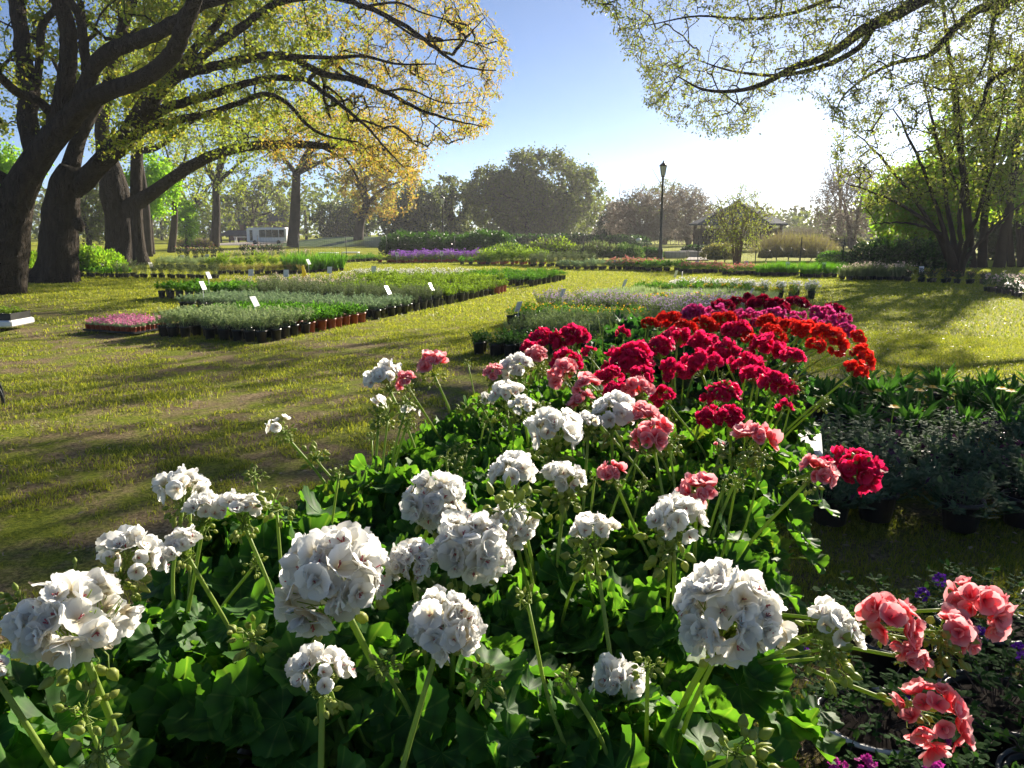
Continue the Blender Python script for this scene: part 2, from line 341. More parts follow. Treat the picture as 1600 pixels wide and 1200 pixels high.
# ------------------------------------------------------------------ ground
def ground_mat():
    m, n, l = mat_new('lawn_soil')
    tc = n.new('ShaderNodeTexCoord')
    def nz(scale, det=6, rough=.6):
        t = n.new('ShaderNodeTexNoise'); t.inputs['Scale'].default_value = scale; t.inputs['Detail'].default_value = det; t.inputs['Roughness'].default_value = rough; l.new(tc.outputs['Object'], t.inputs['Vector']); return t
    def mixc(f, a, b):
        x = n.new('ShaderNodeMix'); x.data_type = 'RGBA'; l.new(f, x.inputs[0])
        for s, v in ((6, a), (7, b)):
            if isinstance(v, tuple): x.inputs[s].default_value = (*v, 1)
            else: l.new(v, x.inputs[s])
        return x.outputs[2]
    def rmp(v, lo, hi):
        r = n.new('ShaderNodeMapRange'); r.interpolation_type = 'SMOOTHSTEP'; r.inputs[1].default_value = lo; r.inputs[2].default_value = hi; l.new(v, r.inputs[0]); return r.outputs[0]
    fine = nz(45, 8, .7); med = nz(2.2, 6); big = nz(.16, 4)
    green = mixc(rmp(fine.outputs[0], .3, .7), (.06, .09, .012), (.24, .27, .03))
    dry = mixc(rmp(fine.outputs[0], .3, .7), (.075, .055, .03), (.30, .23, .13))
    c = mixc(rmp(med.outputs[0], .38, .60), green, dry)
    vo = nz(9, 3); c = mixc(rmp(vo.outputs[0], .64, .74), c, (.06, .048, .03))
    c2 = mixc(rmp(big.outputs[0], .46, .8), c, green)
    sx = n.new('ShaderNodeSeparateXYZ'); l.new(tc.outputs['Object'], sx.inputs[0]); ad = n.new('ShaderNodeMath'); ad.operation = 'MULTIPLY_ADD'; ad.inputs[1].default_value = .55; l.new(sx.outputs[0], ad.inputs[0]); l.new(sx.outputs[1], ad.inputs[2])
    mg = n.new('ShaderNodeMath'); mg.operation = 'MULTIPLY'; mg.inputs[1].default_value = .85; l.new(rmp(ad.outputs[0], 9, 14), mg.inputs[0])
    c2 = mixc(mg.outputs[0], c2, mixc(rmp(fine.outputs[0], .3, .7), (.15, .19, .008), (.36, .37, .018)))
    p = n.new('ShaderNodeBsdfPrincipled'); p.inputs['Roughness'].default_value = .95; p.inputs['Specular IOR Level'].default_value = .05
    l.new(c2, p.inputs['Base Color'])
    b = n.new('ShaderNodeBump'); b.inputs['Strength'].default_value = .8; b.inputs['Distance'].default_value = .03; l.new(fine.outputs[0], b.inputs['Height']); l.new(b.outputs[0], p.inputs['Normal'])
    o = n.new('ShaderNodeOutputMaterial'); l.new(p.outputs[0], o.inputs[0])
    return m
g = MB(); xs = np.concatenate([[-320, -120], np.linspace(-60, 60, 61), [120, 320]]); ys = np.concatenate([[-60], np.linspace(-20, 120, 71), [180, 260]])
X, Y = np.meshgrid(xs, ys); Z = (fbm2(X, Y, 6, 3)-.5)*.05*np.clip((np.hypot(X, Y)-1)/4, 0, 1)*np.clip((90-np.hypot(X, Y))/30, 0, 1)
def gz(x, y): return (fbm2(x, y, 6, 3)-.5)*.05*np.clip((np.hypot(x, y)-1)/4, 0, 1)*np.clip((90-np.hypot(x, y))/30, 0, 1)
g.add(np.stack([X, Y, Z-.012], -1), gridF(len(ys), len(xs)))
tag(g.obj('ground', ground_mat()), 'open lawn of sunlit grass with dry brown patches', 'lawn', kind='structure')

def grass_blades(N, d0, d1, hw, hh, dens_seed, thr, name):
    """blades scattered by distance over the sector in view and a margin to the sides"""
    d = np.sqrt(rng.uniform(d0*d0, d1*d1, N)); a = rng.uniform(-R(44), R(44), N)
    x = d*np.sin(a); y = d*np.cos(a)
    f = fbm2(x, y, 1.1, dens_seed)*.5 + .3*noise2(x, y, .22, dens_seed+9) + .2*noise2(x, y, .07, dens_seed+3)
    farb = np.clip((y+.55*x-10)/5, 0, 1)*.24 + np.clip((x+1)/6, 0, 1)*.12 - np.clip((-x-.5)/4, 0, 1)*.035
    keep = f + farb + rng.normal(0, .06, N) > thr
    x, y = x[keep], y[keep]; n = len(x)
    h = hh*rng.uniform(.5, 1.25, n)*(.6+.7*f[keep]); wd = hw*rng.uniform(.7, 1.4, n)
    az = rng.uniform(0, 2*np.pi, n); lean = rng.uniform(.1, .95, n)*h; la = rng.uniform(0, 2*np.pi, n)
    b = np.stack([x, y, gz(x, y)-.012], -1); s = np.stack([np.cos(az), np.sin(az), 0*az], -1)*wd[:, None]/2
    tip = b + np.stack([np.cos(la)*lean, np.sin(la)*lean, h], -1); mid = b*.5 + tip*.5 + np.array([0, 0, 1])*(h*.13)[:, None]
    V = np.stack([b-s, b+s, mid+s*.8, mid-s*.8, tip], 1)
    mb = MB(); k = 5
    mb.add(V, batchF(np.array([[0, 1, 2, 3]]), n, k)); mb.F.append(batchF(np.array([[3, 2, 4]]), n, k)); mb.M.append(0); mb.V.append(np.zeros((0, 3))); mb.U.append(np.zeros((0, 2)))
    return mb
gm = leafmat('grass_blade', (.11, .16, .02), (.33, .33, .05), .5, (1.5, 1.5, .75), .5, .25)
gmb = MB()
for args in ((230000, 1.6, 5.5, .0036, .025, 21, .53, ''), (230000, 5.5, 13, .0062, .030, 21, .51, ''), (230000, 13, 38, .016, .040, 21, .46, '')):
    gmb.merge(grass_blades(*args))
tag(gmb.obj('grass', gm, smooth=False), 'short patchy green grass blades growing over the lawn', 'grass', kind='stuff')
# fallen dry leaves and pale petals
mb = MB(); N = 26000
d = np.sqrt(rng.uniform(1.5**2, 24**2, N)); a = rng.uniform(-R(42), R(42), N); x = d*np.sin(a); y = d*np.cos(a)
kp = fbm2(x, y, 1.3, 77) + rng.normal(0, .08, N) > .5; x, y, d = x[kp], y[kp], d[kp]; n = len(x)
def leaf_cards(mb, C, L, Wd, axis, mat=0, fold=.25, side=None):
    """rhombus leaves, base at C, along axis"""
    n = len(C); axis = nrm(axis); s = nrm(np.cross(axis, nrm(rng.normal(size=(n, 3))))) if side is None else side
    nn = np.cross(axis, s); L = np.broadcast_to(L, (n,))[:, None]; Wd = np.broadcast_to(Wd, (n,))[:, None]
    V = np.stack([C, C+axis*L*.5+s*Wd*.5+nn*Wd*fold*.5, C+axis*L, C+axis*L*.5-s*Wd*.5+nn*Wd*fold*.5], 1)
    F = np.array([[0, 1, 2], [0, 2, 3]])
    mb.add(V, batchF(F, n, 4), mat)
az = rng.uniform(0, 6.28, n); ax = np.stack([np.cos(az), np.sin(az), rng.uniform(-.05, .3, n)], -1)
leaf_cards(mb, np.stack([x, y, gz(x, y)+.012], -1), rng.uniform(.012, .04, n)*(1+d*.02), rng.uniform(.008, .02, n)*(1+d*.03), ax, side=nrm(np.stack([-np.sin(az), np.cos(az), rng.uniform(-.4, .4, n)], -1)))
tag(mb.obj('fallen_leaves', leafmat('dry_leaf', (.20, .14, .075), (.42, .34, .22), .25, rough=.6), smooth=False), 'dry tan leaf litter scattered over the lawn', 'fallen leaves', kind='stuff')
mb = MB(); N = 520
x = rng.uniform(2.5, 15, N); y = rng.uniform(5, 24, N); n = N; az = rng.uniform(0, 6.28, n)
leaf_cards(mb, np.stack([x, y, gz(x, y)+.03], -1), rng.uniform(.02, .055, n), rng.uniform(.015, .04, n), np.stack([np.cos(az), np.sin(az), rng.uniform(-.1, .3, n)], -1), side=nrm(np.stack([-np.sin(az), np.cos(az), rng.uniform(-.3, .3, n)], -1)))
tag(mb.obj('fallen_petals', leafmat('pale_petal', (.5, .48, .42), (.7, .68, .62), .3, rough=.4), smooth=False), 'pale dropped petals flecking the shaded right lawn', 'fallen petals', kind='stuff')

# ------------------------------------------------------------------ trees
def inpoly(x, y, poly):
    c = np.zeros(len(x), bool); n = len(poly)
    for i in range(n):
        x1, y1 = poly[i]; x2, y2 = poly[(i+1) % n]
        if y1 == y2: continue
        c ^= ((y1 > y) != (y2 > y)) & (x < (x2-x1)*(y-y1)/(y2-y1)+x1)
    return c
class Tree:
    """limbs are given; twigs grow from the nearest wood to each target and carry the leaves"""
    def __init__(s, seed): s.r = np.random.default_rng(seed); s.limbs = []; s.N = []; s.NR = []; s.OWN = []; s.paths = []
    def limb(s, pts, rad, n=None, sides=9, wob=0.0):
        P, r = smooth_path(pts, rad, n or max(8, len(pts)*5))
        if wob: P[1:-1] += s.r.normal(0, wob, (len(P)-2, 3))
        s.limbs.append((P, r, sides)); s.N.append(P); s.NR.append(r); s.OWN.append(np.full(len(P), -1))
        return P, r
    def twigs(s, targets, sag=.12, up=0.0, minr=.004, maxlen=9.0, lo=0):
        N = np.concatenate(s.N); NR = np.concatenate(s.NR); OW = np.concatenate(s.OWN)
        cap = len(N) + len(targets)*4
        A = np.zeros((cap, 3)); AR = np.zeros(cap); AO = np.full(cap, -1); k = len(N); A[:k] = N; AR[:k] = NR; AO[:k] = OW
        d0 = np.array([((N-t)**2).sum(1).min() for t in targets]); order = np.argsort(d0)
        paths = []; par = []; capr = []
        for i in order:
            t = targets[i]; dd = ((A[:k]-t)**2).sum(1); j = int(dd.argmin()); L = math.sqrt(dd[j])
            if L > maxlen or L < .02: continue
            p0 = A[j]; f = np.linspace(0, 1, 5)[:, None]
            P = p0*(1-f) + t*f + s.r.normal(0, .03*L, (5, 3))*np.sin(f*np.pi) + np.array([0, 0, 1])*(np.sin(f*np.pi)*L*sag)
            P[0] = p0; paths.append(P); par.append(AO[j]); capr.append(AR[j]*.8 if AO[j] < 0 else 1.0); A[k:k+4] = P[1:]; AR[k:k+4] = min(AR[j], .01); AO[k:k+4] = len(paths)-1; k += 4
        n = len(paths); cnt = np.ones(n); par = np.array(par, int)
        for i in range(n-1, -1, -1):
            if par[i] >= 0: cnt[par[i]] += cnt[i]
        s.paths.append((np.array(paths), cnt, minr, np.array(capr))); return np.array([p[-1] for p in paths]), np.array(paths)
    def wood(s, sides_t=4, grow=1.0):
        mb = MB()
        for P, r, sd in s.limbs:
            if sd < 12 or r.max() < .1: tube(mb, P, r, sd); continue
            # ridged, fluted bark on the stout limbs
            P, r = smooth_path(P, r, len(P)*3); b = MB(); sd2 = 40; tube(b, P, r, sd2); K = len(P)
            V = b.V[0].reshape(K, sd2, 3); th = np.arange(sd2)/sd2*2*np.pi; L = np.concatenate([[0], np.cumsum(np.linalg.norm(np.diff(P, axis=0), axis=1))])
            ph = s.r.uniform(0, 50); cx, cy = np.cos(th)[None]*2.6+ph, np.sin(th)[None]*2.6
            rid = fbm2(cx + 0*L[:, None], cy + L[:, None]*.55, .55, 4) - .5; lump = fbm2(cx*.4 + 0*L[:, None], cy*.4 + L[:, None]*1.3, .8, 9) - .5
            fl = np.clip(1-P[:, 2:3]/1.6, 0, 1)**2*(.16*np.cos(th*5+ph)+.08*np.cos(th*3)) if P[0, 2] < .5 else 0
            V[:] = P[:, None] + (V-P[:, None])*(1+.26*rid+.16*lump+fl)[..., None]; mb.merge(b)
        for P, cnt, minr, capr in s.paths:
            if len(P) == 0: continue
            r0 = minr*cnt**.42*1.15*grow; r1 = np.maximum(minr*.55, minr*np.maximum(cnt-1, .3)**.42*.8*grow)
            r0 = np.minimum(r0, np.maximum(capr, minr)); r1 = np.minimum(r1, r0*.9); f = np.linspace(0, 1, 5)[None]; tubes(mb, P, r0[:, None]*(1-f)+r1[:, None]*f, sides_t)
        return mb
    def leaves(s, ends, paths, n, spread, L, wd, droop=.3, along=.6):
        mb = MB(); m = len(ends)*n; idx = np.repeat(np.arange(len(ends)), n)
        f = s.r.uniform(1-along, 1, m); q = f*4; a = np.minimum(q.astype(int), 3); fr = (q-a)[:, None]
        C = paths[idx, a]*(1-fr) + paths[idx, a+1]*fr + s.r.normal(0, spread, (m, 3))*s.r.uniform(.2, 1, (m, 1))
        ax = s.r.normal(size=(m, 3)); ax[:, 2] -= droop
        sz = s.r.uniform(.6, 1.25, m)
        leaf_cards(mb, C, L*sz, wd*sz, ax)
        return mb
def finish_tree(T, name, label, cat, base, lv, wood, leafs, group=None, smooth_leaf=False):
    """leafs: list of (MB, material); the crown is one part"""
    o = thing(name, label, cat, base, 0, group)
    off = np.array(base)
    wb = T.wood()
    for i in range(len(wb.V)):
        if len(wb.V[i]): wb.V[i] = wb.V[i] - off
    wb.obj('trunk', wood, o)
    if leafs:
        cb = MB(); mats = []
        for b, m in leafs:
            cb.merge(b, len(mats)); mats.append(m)
        for i in range(len(cb.V)):
            if len(cb.V[i]): cb.V[i] = cb.V[i] - off
        cb.obj('crown', mats, o, smooth=False)
    return o
def px_limb(T, L, y0, y1=None, **k):
    """limb given as (px, py, half-width px) with a depth running from y0 to y1"""
    y1 = y0 if y1 is None else y1; n = len(L); pts = []; rd = []
    for i, (a, b, r) in enumerate(L):
        y = y0 + (y1-y0)*i/(n-1); p = PY(a, b, y); pts.append(p); rd.append(r/FPX*y/max(.75, Dr(a, b)[1]))
    return T.limb(pts, rd, **k)
def cloud(poly, y0, y1, n, thr=.42, s=1.6, seed=0, r=None):
    r = r or rng; xs = [p[0] for p in poly]; ys = [p[1] for p in poly]; out = []
    while len(out) < n:
        x = r.uniform(min(xs), max(xs), n*2); y = r.uniform(min(ys), max(ys), n*2); k = inpoly(x, y, poly)
        yy = r.uniform(y0, y1, n*2)
        for a, b, c in zip(x[k], y[k], yy[k]):
            p = PY(a, b, c)
            if noise3(p[None], s, seed)[0] + r.normal(0, .04) > thr: out.append(p)
            if len(out) >= n: break
    return np.array(out)

# --- nearest big tree on the left
T = Tree(1); yb = PZ(8, 458)[1]
px_limb(T, [(-14, 470, 52), (-4, 455, 42), (4, 420, 34), (12, 370, 30), (20, 325, 27), (36, 287, 23), (60, 246, 20), (88, 210, 18), (112, 184, 17)], yb, yb-.6, sides=16, n=40)
px_limb(T, [(104, 192, 16), (145, 154, 14), (190, 136, 13), (225, 121, 12.5), (255, 100, 12), (274, 76, 13), (289, 38, 12), (306, -5, 11), (330, -60, 8)], yb-.6, yb-3.2, sides=12, n=40, wob=.012)
px_limb(T, [(122, 165, 12), (142, 112, 12), (172, 80, 12), (210, 64, 11.5), (250, 49, 11), (283, 28, 10.5), (318, 6, 9), (370, -12, 7), (440, -50, 4)], yb-.6, yb-2, sides=12, n=40, wob=.012)
px_limb(T, [(92, 196, 18), (99, 150, 13), (107, 95, 12), (104, 40, 12), (92, 0, 12), (70, -60, 9)], yb-.4, yb-1, sides=12, wob=.012)
px_limb(T, [(128, 165, 9), (136, 128, 8), (131, 70, 7.5), (124, 25, 7), (104, -5, 7), (80, -50, 5)], yb-.6, yb-1.5, sides=10, wob=.01)
px_limb(T, [(86, 184, 8), (60, 158, 7), (30, 146, 7), (8, 128, 7), (-30, 90, 6)], yb-.4, yb-2, sides=10)
px_limb(T, [(22, 292, 11), (0, 276, 9), (-30, 262, 8)], yb, yb-.5, sides=10)
px_limb(T, [(58, 250, 15), (44, 195, 15), (44, 150, 13), (38, 100, 12), (32, 50, 11.5), (25, 0, 11), (18, -60, 8)], yb+.1, yb+1, sides=12, wob=.012)
px_limb(T, [(54, 170, 6), (62, 90, 6), (66, 40, 6), (85, 15, 5), (95, -20, 4)], yb+.5, yb+1.2, sides=8)
tg = cloud([(-70, -90), (420, -90), (360, 20), (300, 70), (270, 140), (170, 170), (90, 200), (-70, 230)], 18.5, 27, 620, .47, 1.5, 3)
e, p = T.twigs(tg, .1, minr=.006)
lv = [(T.leaves(e, p, 17, .15, .11, .07), M['lf_yg']), (T.leaves(e, p, 12, .15, .11, .07), M['lf_yellow'])]
finish_tree(T, 'oak_tree', 'huge dark forked oak at the left edge, its trunk cut by the frame', 'tree', tuple(PZ(5, 458)), None, M['bark'], lv, 'old oaks on the left lawn')
# --- second tree: trunk at px 90, long arching limbs over the lawn
T = Tree(2); yb = PZ(90, 440)[1]
px_limb(T, [(86, 447, 44), (90, 436, 33), (92, 410, 27), (93, 370, 26), (96, 325, 25), (104, 285, 21), (112, 262, 16)], yb, yb-.3, sides=16, n=36)
px_limb(T, [(104, 300, 18), (130, 283, 16), (150, 262, 14), (172, 240, 15), (198, 215, 16), (222, 180, 16), (240, 150, 14)], yb, yb-1.5, sides=12, n=30)
px_limb(T, [(108, 270, 15), (122, 220, 11), (140, 185, 9), (165, 140, 8), (182, 80, 7), (196, 30, 8), (215, -20, 7), (225, -70, 5)], yb, yb+1.5, sides=10)
px_limb(T, [(118, 345, 8), (125, 352, 8), (122, 360, 6)], yb-.6, yb-.7, sides=8, n=6)
px_limb(T, [(234, 160, 10.40), (262, 132, 8.80), (290, 108, 8.00), (320, 84, 7.20), (350, 62, 7.20), (395, 30, 6.40), (440, 2, 5.60), (500, -6, 4.80), (545, 2, 4.40), (590, 18, 4.00), (640, 45, 3.36), (682, 76, 2.72), (725, 104, 1.76), (775, 110, 0.80)], yb-1.5, yb-5, sides=10, n=60, wob=.009)
px_limb(T, [(240, 150, 8.80), (282, 118, 8.00), (330, 105, 7.20), (400, 90, 6.80), (448, 88, 6.40), (500, 113, 5.20), (545, 124, 4.40), (600, 143, 3.60), (650, 168, 2.72), (700, 186, 1.76), (755, 198, 0.80)], yb-1.5, yb-4, sides=10, n=60, wob=.009)
px_limb(T, [(448, 88, 4.00), (520, 90, 2.88), (570, 88, 2.40), (620, 100, 1.76), (680, 100, 0.96)], yb-3, yb-3.6, n=20)
px_limb(T, [(520, 96, 2.40), (545, 116, 2.24), (575, 128, 2.40)], yb-3, yb-3.2, n=8)
px_limb(T, [(226, 184, 9.60), (268, 166, 7.20), (330, 148, 6.00), (400, 127, 5.20), (470, 122, 4.40), (510, 148, 3.52), (548, 176, 2.72), (575, 200, 2.00), (605, 235, 1.44), (632, 262, 0.80)], yb-1.2, yb-3, sides=10, n=50, wob=.009)
px_limb(T, [(212, 205, 8.00), (262, 190, 6.40), (312, 180, 5.60), (370, 163, 4.40), (410, 147, 4.00), (445, 158, 3.52), (475, 190, 2.88), (505, 210, 2.08), (560, 222, 1.12)], yb-1.0, yb-2, sides=8, n=40, wob=.009)
px_limb(T, [(250, 140, 7.20), (310, 70, 6.40), (345, 30, 5.60), (368, -20, 4.80), (380, -70, 3.20)], yb-1.5, yb-1, n=24)
px_limb(T, [(560, 12, 2.40), (620, 4, 1.76), (660, 20, 1.28), (730, 40, 0.80)], yb-4, yb-4.5, n=16)
px_limb(T, [(590, 18, 2.08), (660, 62, 1.60), (720, 62, 1.28), (770, 78, 0.64)], yb-4.4, yb-5.2, n=16)
px_limb(T, [(600, 143, 1.92), (640, 140, 1.44), (690, 160, 0.96), (740, 160, 0.56)], yb-3.6, yb-4.3, n=16)
PZ1 = [(230, -80), (690, -80), (768, 20), (805, 95), (782, 150), (768, 196), (730, 222), (672, 232), (640, 262), (585, 262), (520, 225), (420, 200), (330, 200), (240, 235), (140, 250), (200, 150)]
tg = cloud(PZ1, yb-3.6, yb+5, 2200, .45, 1.3, 8)
e, p = T.twigs(tg, .06, minr=.0045)
right = e[:, 0] > PY(500, 100, yb-3)[0]
lv = [(T.leaves(e[~right], p[~right], 15, .14, .105, .064), M['lf_yg']), (T.leaves(e[~right], p[~right], 9, .14, .105, .064), M['lf_yellow']),
      (T.leaves(e[right], p[right], 11, .11, .10, .036, .9), M['lf_gold']), (T.leaves(e[right], p[right], 10, .11, .095, .042, .6), M['lf_yellow'])]
finish_tree(T, 'oak_tree', 'broad oak second from the left whose long golden limbs arch out over the lawn', 'tree', tuple(PZ(90, 440)), None, M['bark'], lv, 'old oaks on the left lawn')
# --- third tree: paired trunks at px 190, low sweeping limb
T = Tree(3); yb = PZ(190, 414)[1]
px_limb(T, [(189, 418, 32), (188, 408, 24), (187, 380, 20), (185, 340, 20), (180, 300, 22), (174, 270, 18), (165, 235, 13), (160, 190, 10), (175, 120, 10), (190, 50, 8), (200, -20, 6)], yb, yb, sides=14, n=40)
px_limb(T, [(222, 414, 14), (218, 392, 10), (214, 350, 9), (213, 300, 9), (214, 240, 9), (218, 190, 8), (232, 130, 7), (250, 60, 6), (262, -10, 5)], yb-.3, yb-.4, sides=10, n=30)
px_limb(T, [(192, 330, 14), (215, 316, 12), (240, 300, 10), (270, 278, 9), (305, 256, 8.5), (340, 240, 8), (380, 230, 7.4), (430, 226, 7), (480, 226, 6), (520, 229, 5), (560, 227, 4), (600, 234, 2.4), (630, 242, 1)], yb, yb-4, sides=10, n=50)
px_limb(T, [(500, 228, 3), (520, 238, 3), (540, 248, 2), (560, 280, 1.2)], yb-2.6, yb-2.8, n=12)
px_limb(T, [(216, 235, 6), (240, 232, 5), (268, 215, 4), (300, 190, 3), (340, 175, 1.5)], yb-.4, yb-1.5, n=16)
tg = np.vstack([cloud([(330, 190), (520, 170), (640, 190), (672, 250), (640, 290), (560, 262), (480, 245), (330, 245)], yb-7, yb+3, 260, .45, 2.2, 12),
                cloud([(120, -60), (480, -60), (520, 120), (420, 190), (250, 220), (140, 230)], yb-3, yb+5, 520, .44, 2.4, 14)])
e, p = T.twigs(tg, .08, minr=.008)
rt = e[:, 0] > PY(440, 200, yb-2)[0]
lv = [(T.leaves(e[~rt], p[~rt], 26, .4, .13, .09), M['lf_yg']), (T.leaves(e[rt], p[rt], 26, .35, .12, .07), M['lf_gold']), (T.leaves(e[rt], p[rt], 14, .35, .12, .07), M['lf_yellow'])]
finish_tree(T, 'oak_tree', 'twin trunked oak third from the left with one low limb sweeping right', 'tree', tuple(PZ(195, 414)), None, M['bark'], lv, 'old oaks on the left lawn')

# --- tree outside the frame on the right whose limbs reach in at the top
T = Tree(4); Y = 15.0
tb = np.array([20.5, 21.5, 0])
T.limb([tb, tb+[-.1, 0, 2], tb+[-.3, -.1, 4.2], tb+[-.9, -.3, 6]], [.55, .42, .38, .3], sides=14)
def Q4(a, b, y): return PY(a, b, y*1.27)
T.limb([tb+[-.3, -.1, 4.2], Q4(1640, -90, 16.5), Q4(1560, -55, 16), Q4(1500, -28, 15.6), Q4(1440, 0, 15.2), Q4(1400, 22, 15), Q4(1350, 46, 14.8), Q4(1318, 70, 14.6), Q4(1282, 92, 14.4), Q4(1240, 105, 14.2), Q4(1195, 130, 14), Q4(1150, 142, 13.8), Q4(1100, 140, 13.5), Q4(1060, 120, 13.2)], [.3, .2, .17, .16, .15, .14, .125, .105, .09, .075, .055, .04, .028, .012], sides=10, n=60)
T.limb([Q4(1365, 40, 14.9), Q4(1345, 72, 15), Q4(1300, 98, 15.2), Q4(1255, 112, 15.2), Q4(1210, 118, 15.4), Q4(1140, 110, 15.6), Q4(1080, 90, 15.8)], [.075, .07, .06, .05, .04, .025, .01], n=30)
T.limb([tb+[-.9, -.3, 6], Q4(1640, -20, 16.2), Q4(1585, 0, 15.8), Q4(1535, 12, 15.4), Q4(1500, 36, 15.2), Q4(1478, 60, 15), Q4(1452, 86, 14.8), Q4(1400, 98, 14.6), Q4(1355, 120, 14.4), Q4(1318, 150, 14.2), Q4(1300, 190, 14)], [.25, .14, .12, .105, .09, .075, .06, .045, .03, .018, .01], n=40)
T.limb([tb+[-.3, -.1, 4.2], Q4(1630, 92, 16.3), Q4(1600, 102, 15.8), Q4(1565, 114, 15.4), Q4(1544, 132, 15.2), Q4(1536, 165, 15), Q4(1526, 178, 14.8), Q4(1510, 200, 14.6)], [.15, .085, .075, .06, .05, .04, .02, .01], n=24)
T.limb([Q4(1585, 0, 15.8), Q4(1555, 28, 15.5), Q4(1548, 62, 15.3), Q4(1538, 100, 15.2), Q4(1520, 130, 15)], [.07, .05, .04, .025, .01], n=20)
T.limb([Q4(1440, 0, 15.2), Q4(1380, -12, 15.2), Q4(1310, -5, 15), Q4(1240, 20, 14.6), Q4(1170, 30, 14.2), Q4(1090, 25, 14), Q4(1010, 40, 13.6)], [.08, .06, .05, .04, .03, .02, .01], n=30)
T.limb([Q4(1500, -28, 15.6), Q4(1380, -60, 15.5), Q4(1250, -50, 15), Q4(1120, -30, 14.4), Q4(1000, -10, 13.8), Q4(940, 8, 13.4)], [.1, .07, .05, .035, .02, .01], n=30)
PR = [(912, 2), (948, 28), (962, 62), (985, 92), (1000, 120), (1005, 165), (1040, 190), (1075, 200), (1112, 216), (1142, 222), (1180, 196), (1210, 160), (1236, 140), (1270, 150), (1282, 175), (1300, 200), (1340, 205), (1370, 190), (1400, 150), (1450, 130), (1500, 160), (1540, 200), (1620, 200), (1620, -90), (1000, -90), (900, -60)]
tg = cloud(PR, 16, 22, 2700, .42, 1.1, 31)
e, p = T.twigs(tg, .05, minr=.0032)
lv = [(T.leaves(e, p, 9, .10, .08, .034, .5, .85), M['lf_thin']), (T.leaves(e, p, 4, .10, .08, .034, .5, .85), M['lf_yg'])]
# the rest of this tree's crown outside the frame, added and trimmed for foreground shade
cr = rng.normal(size=(620, 3)); cr = nrm(cr)*rng.uniform(.5, 1, (620, 1))**.4*np.array([10.5, 8, 3.6]) + np.array([14.5, 19.5, 12.2])
e2, p2 = T.twigs(cr[(cr[:, 2] > 9.2) & (cr[:, 0] > 13.5)], .08, minr=.006)
lv.append((T.leaves(e2, p2, 26,   .4, .16, .10), M['lf_thin']))
finish_tree(T, 'elm_tree', 'tree whose thin leafed dark limbs hang into the upper right of the view', 'tree', tuple(tb), None, M['bark'], lv)

# --- generic tree standing in the distance
def far_tree(name, label, bx, y, crown, tr, n, mats, nl=14, L=.2, W=.12, wood='barkfar', group=None, stems=1, thr=.40, spread=.3, low=.35, seed=0, trunk_top=.45, minr=.012, dry=False):
    """bx: trunk px at distance y; crown (cx, cy, rx, ry) in px at that distance"""
    sd_ = int(bx*7+y*13+seed); r = np.random.default_rng(sd_); T = Tree(sd_)
    bx_, by_ = Dr(bx, 400)[0]/Dr(bx, 400)[1]*y, y
    base = np.array([bx_, by_, 0.])
    cx, cy, rx, ry = crown; c = PY(cx, cy, y); k = y/FPX/Dr(cx, cy)[1]; rad = np.array([rx*k, max(rx*k*.8, .5), ry*k])
    lowz = max(c[2]-rad[2], .3)
    for sidx in range(stems):
        if stems == 1:
            top = base*(1-trunk_top)+c*trunk_top + np.array([0, 0, max(0, (c[2]-rad[2]*.4)*.3)])
            top[2] = max(top[2], lowz+.25*rad[2]); pts = [base, base*.5+top*.5+r.normal(0, .04*rad[0], 3)*[1, 1, 0], top]; rr = [tr*1.25, tr, tr*.8]
            T.limb(pts, rr, sides=9)
            nb = 6
            for b in range(nb):
                d = nrm(r.normal(size=3)*[1, .9, .6]+[0, 0, .55]); en = c+d*rad*.8; md = top*.5+en*.5+np.array([0, 0, .12*rad[2]])+r.normal(0, .08, 3)*rad
                T.limb([top-[0, 0, .2*tr], md, en], [tr*.55, tr*.32, tr*.08], sides=6, n=12)
        else:
            an = r.uniform(0, 6.28); d = np.array([math.cos(an)*r.uniform(.2, 1), math.sin(an)*r.uniform(.2, .8), r.uniform(.1, .95)])
            en = c+d*rad*.85; md = base*.55+en*.45+np.array([-(en-base)[0]*.12, 0, .1*rad[2]])
            T.limb([base+[math.cos(an)*tr*1.5, math.sin(an)*tr*1.5, 0], md, en], [tr, tr*.6, tr*.1], sides=6, n=12)
            m2 = md*.7+en*.3; T.limb([m2, m2+(en-md)*.5+r.normal(0, .15, 3)*rad, m2+(en-md)*1.0+r.normal(0, .25, 3)*rad], [tr*.5, tr*.3, tr*.07], sides=5, n=9)
    q = nrm(r.normal(size=(n*4, 3)))*(r.uniform(.12, 1, (n*4, 1))**.5)
    kk = noise3(q*rad, max(rad.mean()*.42, .4), sd_ % 97) + r.normal(0, .03, n*4) > thr
    q = q[kk & (q[:, 2] > -1+low*r.uniform(0, 1.2, n*4))][:n]
    e, p = T.twigs(c+q*rad, .05, minr=minr, maxlen=99)
    lv = [] if dry else [(T.leaves(e, p, max(1, int(nl*f)), spread, L, W), M[m]) for m, f in mats]
    return finish_tree(T, name, label, 'tree', tuple(base), None, M[wood], lv, group)
G1 = 'trees beyond the beds'
far_tree('oak_tree', 'slim dark trunk standing just right of the twin trunked oak', 232, 46, (205, 150, 90, 110), .22, 200, [('lf_yg', 1)], 22, .2, .13, group=G1)
far_tree('park_tree', 'small forked tree with leaning stems between the oak and the bus', 268, 54, (285, 255, 48, 62), .22, 150, [('lf_yg', .7), ('lf_yellow', .3)], 12, .2, .12, group=G1)
far_tree('park_tree', 'upright bare looking tree with thin yellow leaves left of the bus', 336, 70, (345, 240, 75, 85), .36, 260, [('lf_yg', 1)], 13, .25, .15, group=G1)
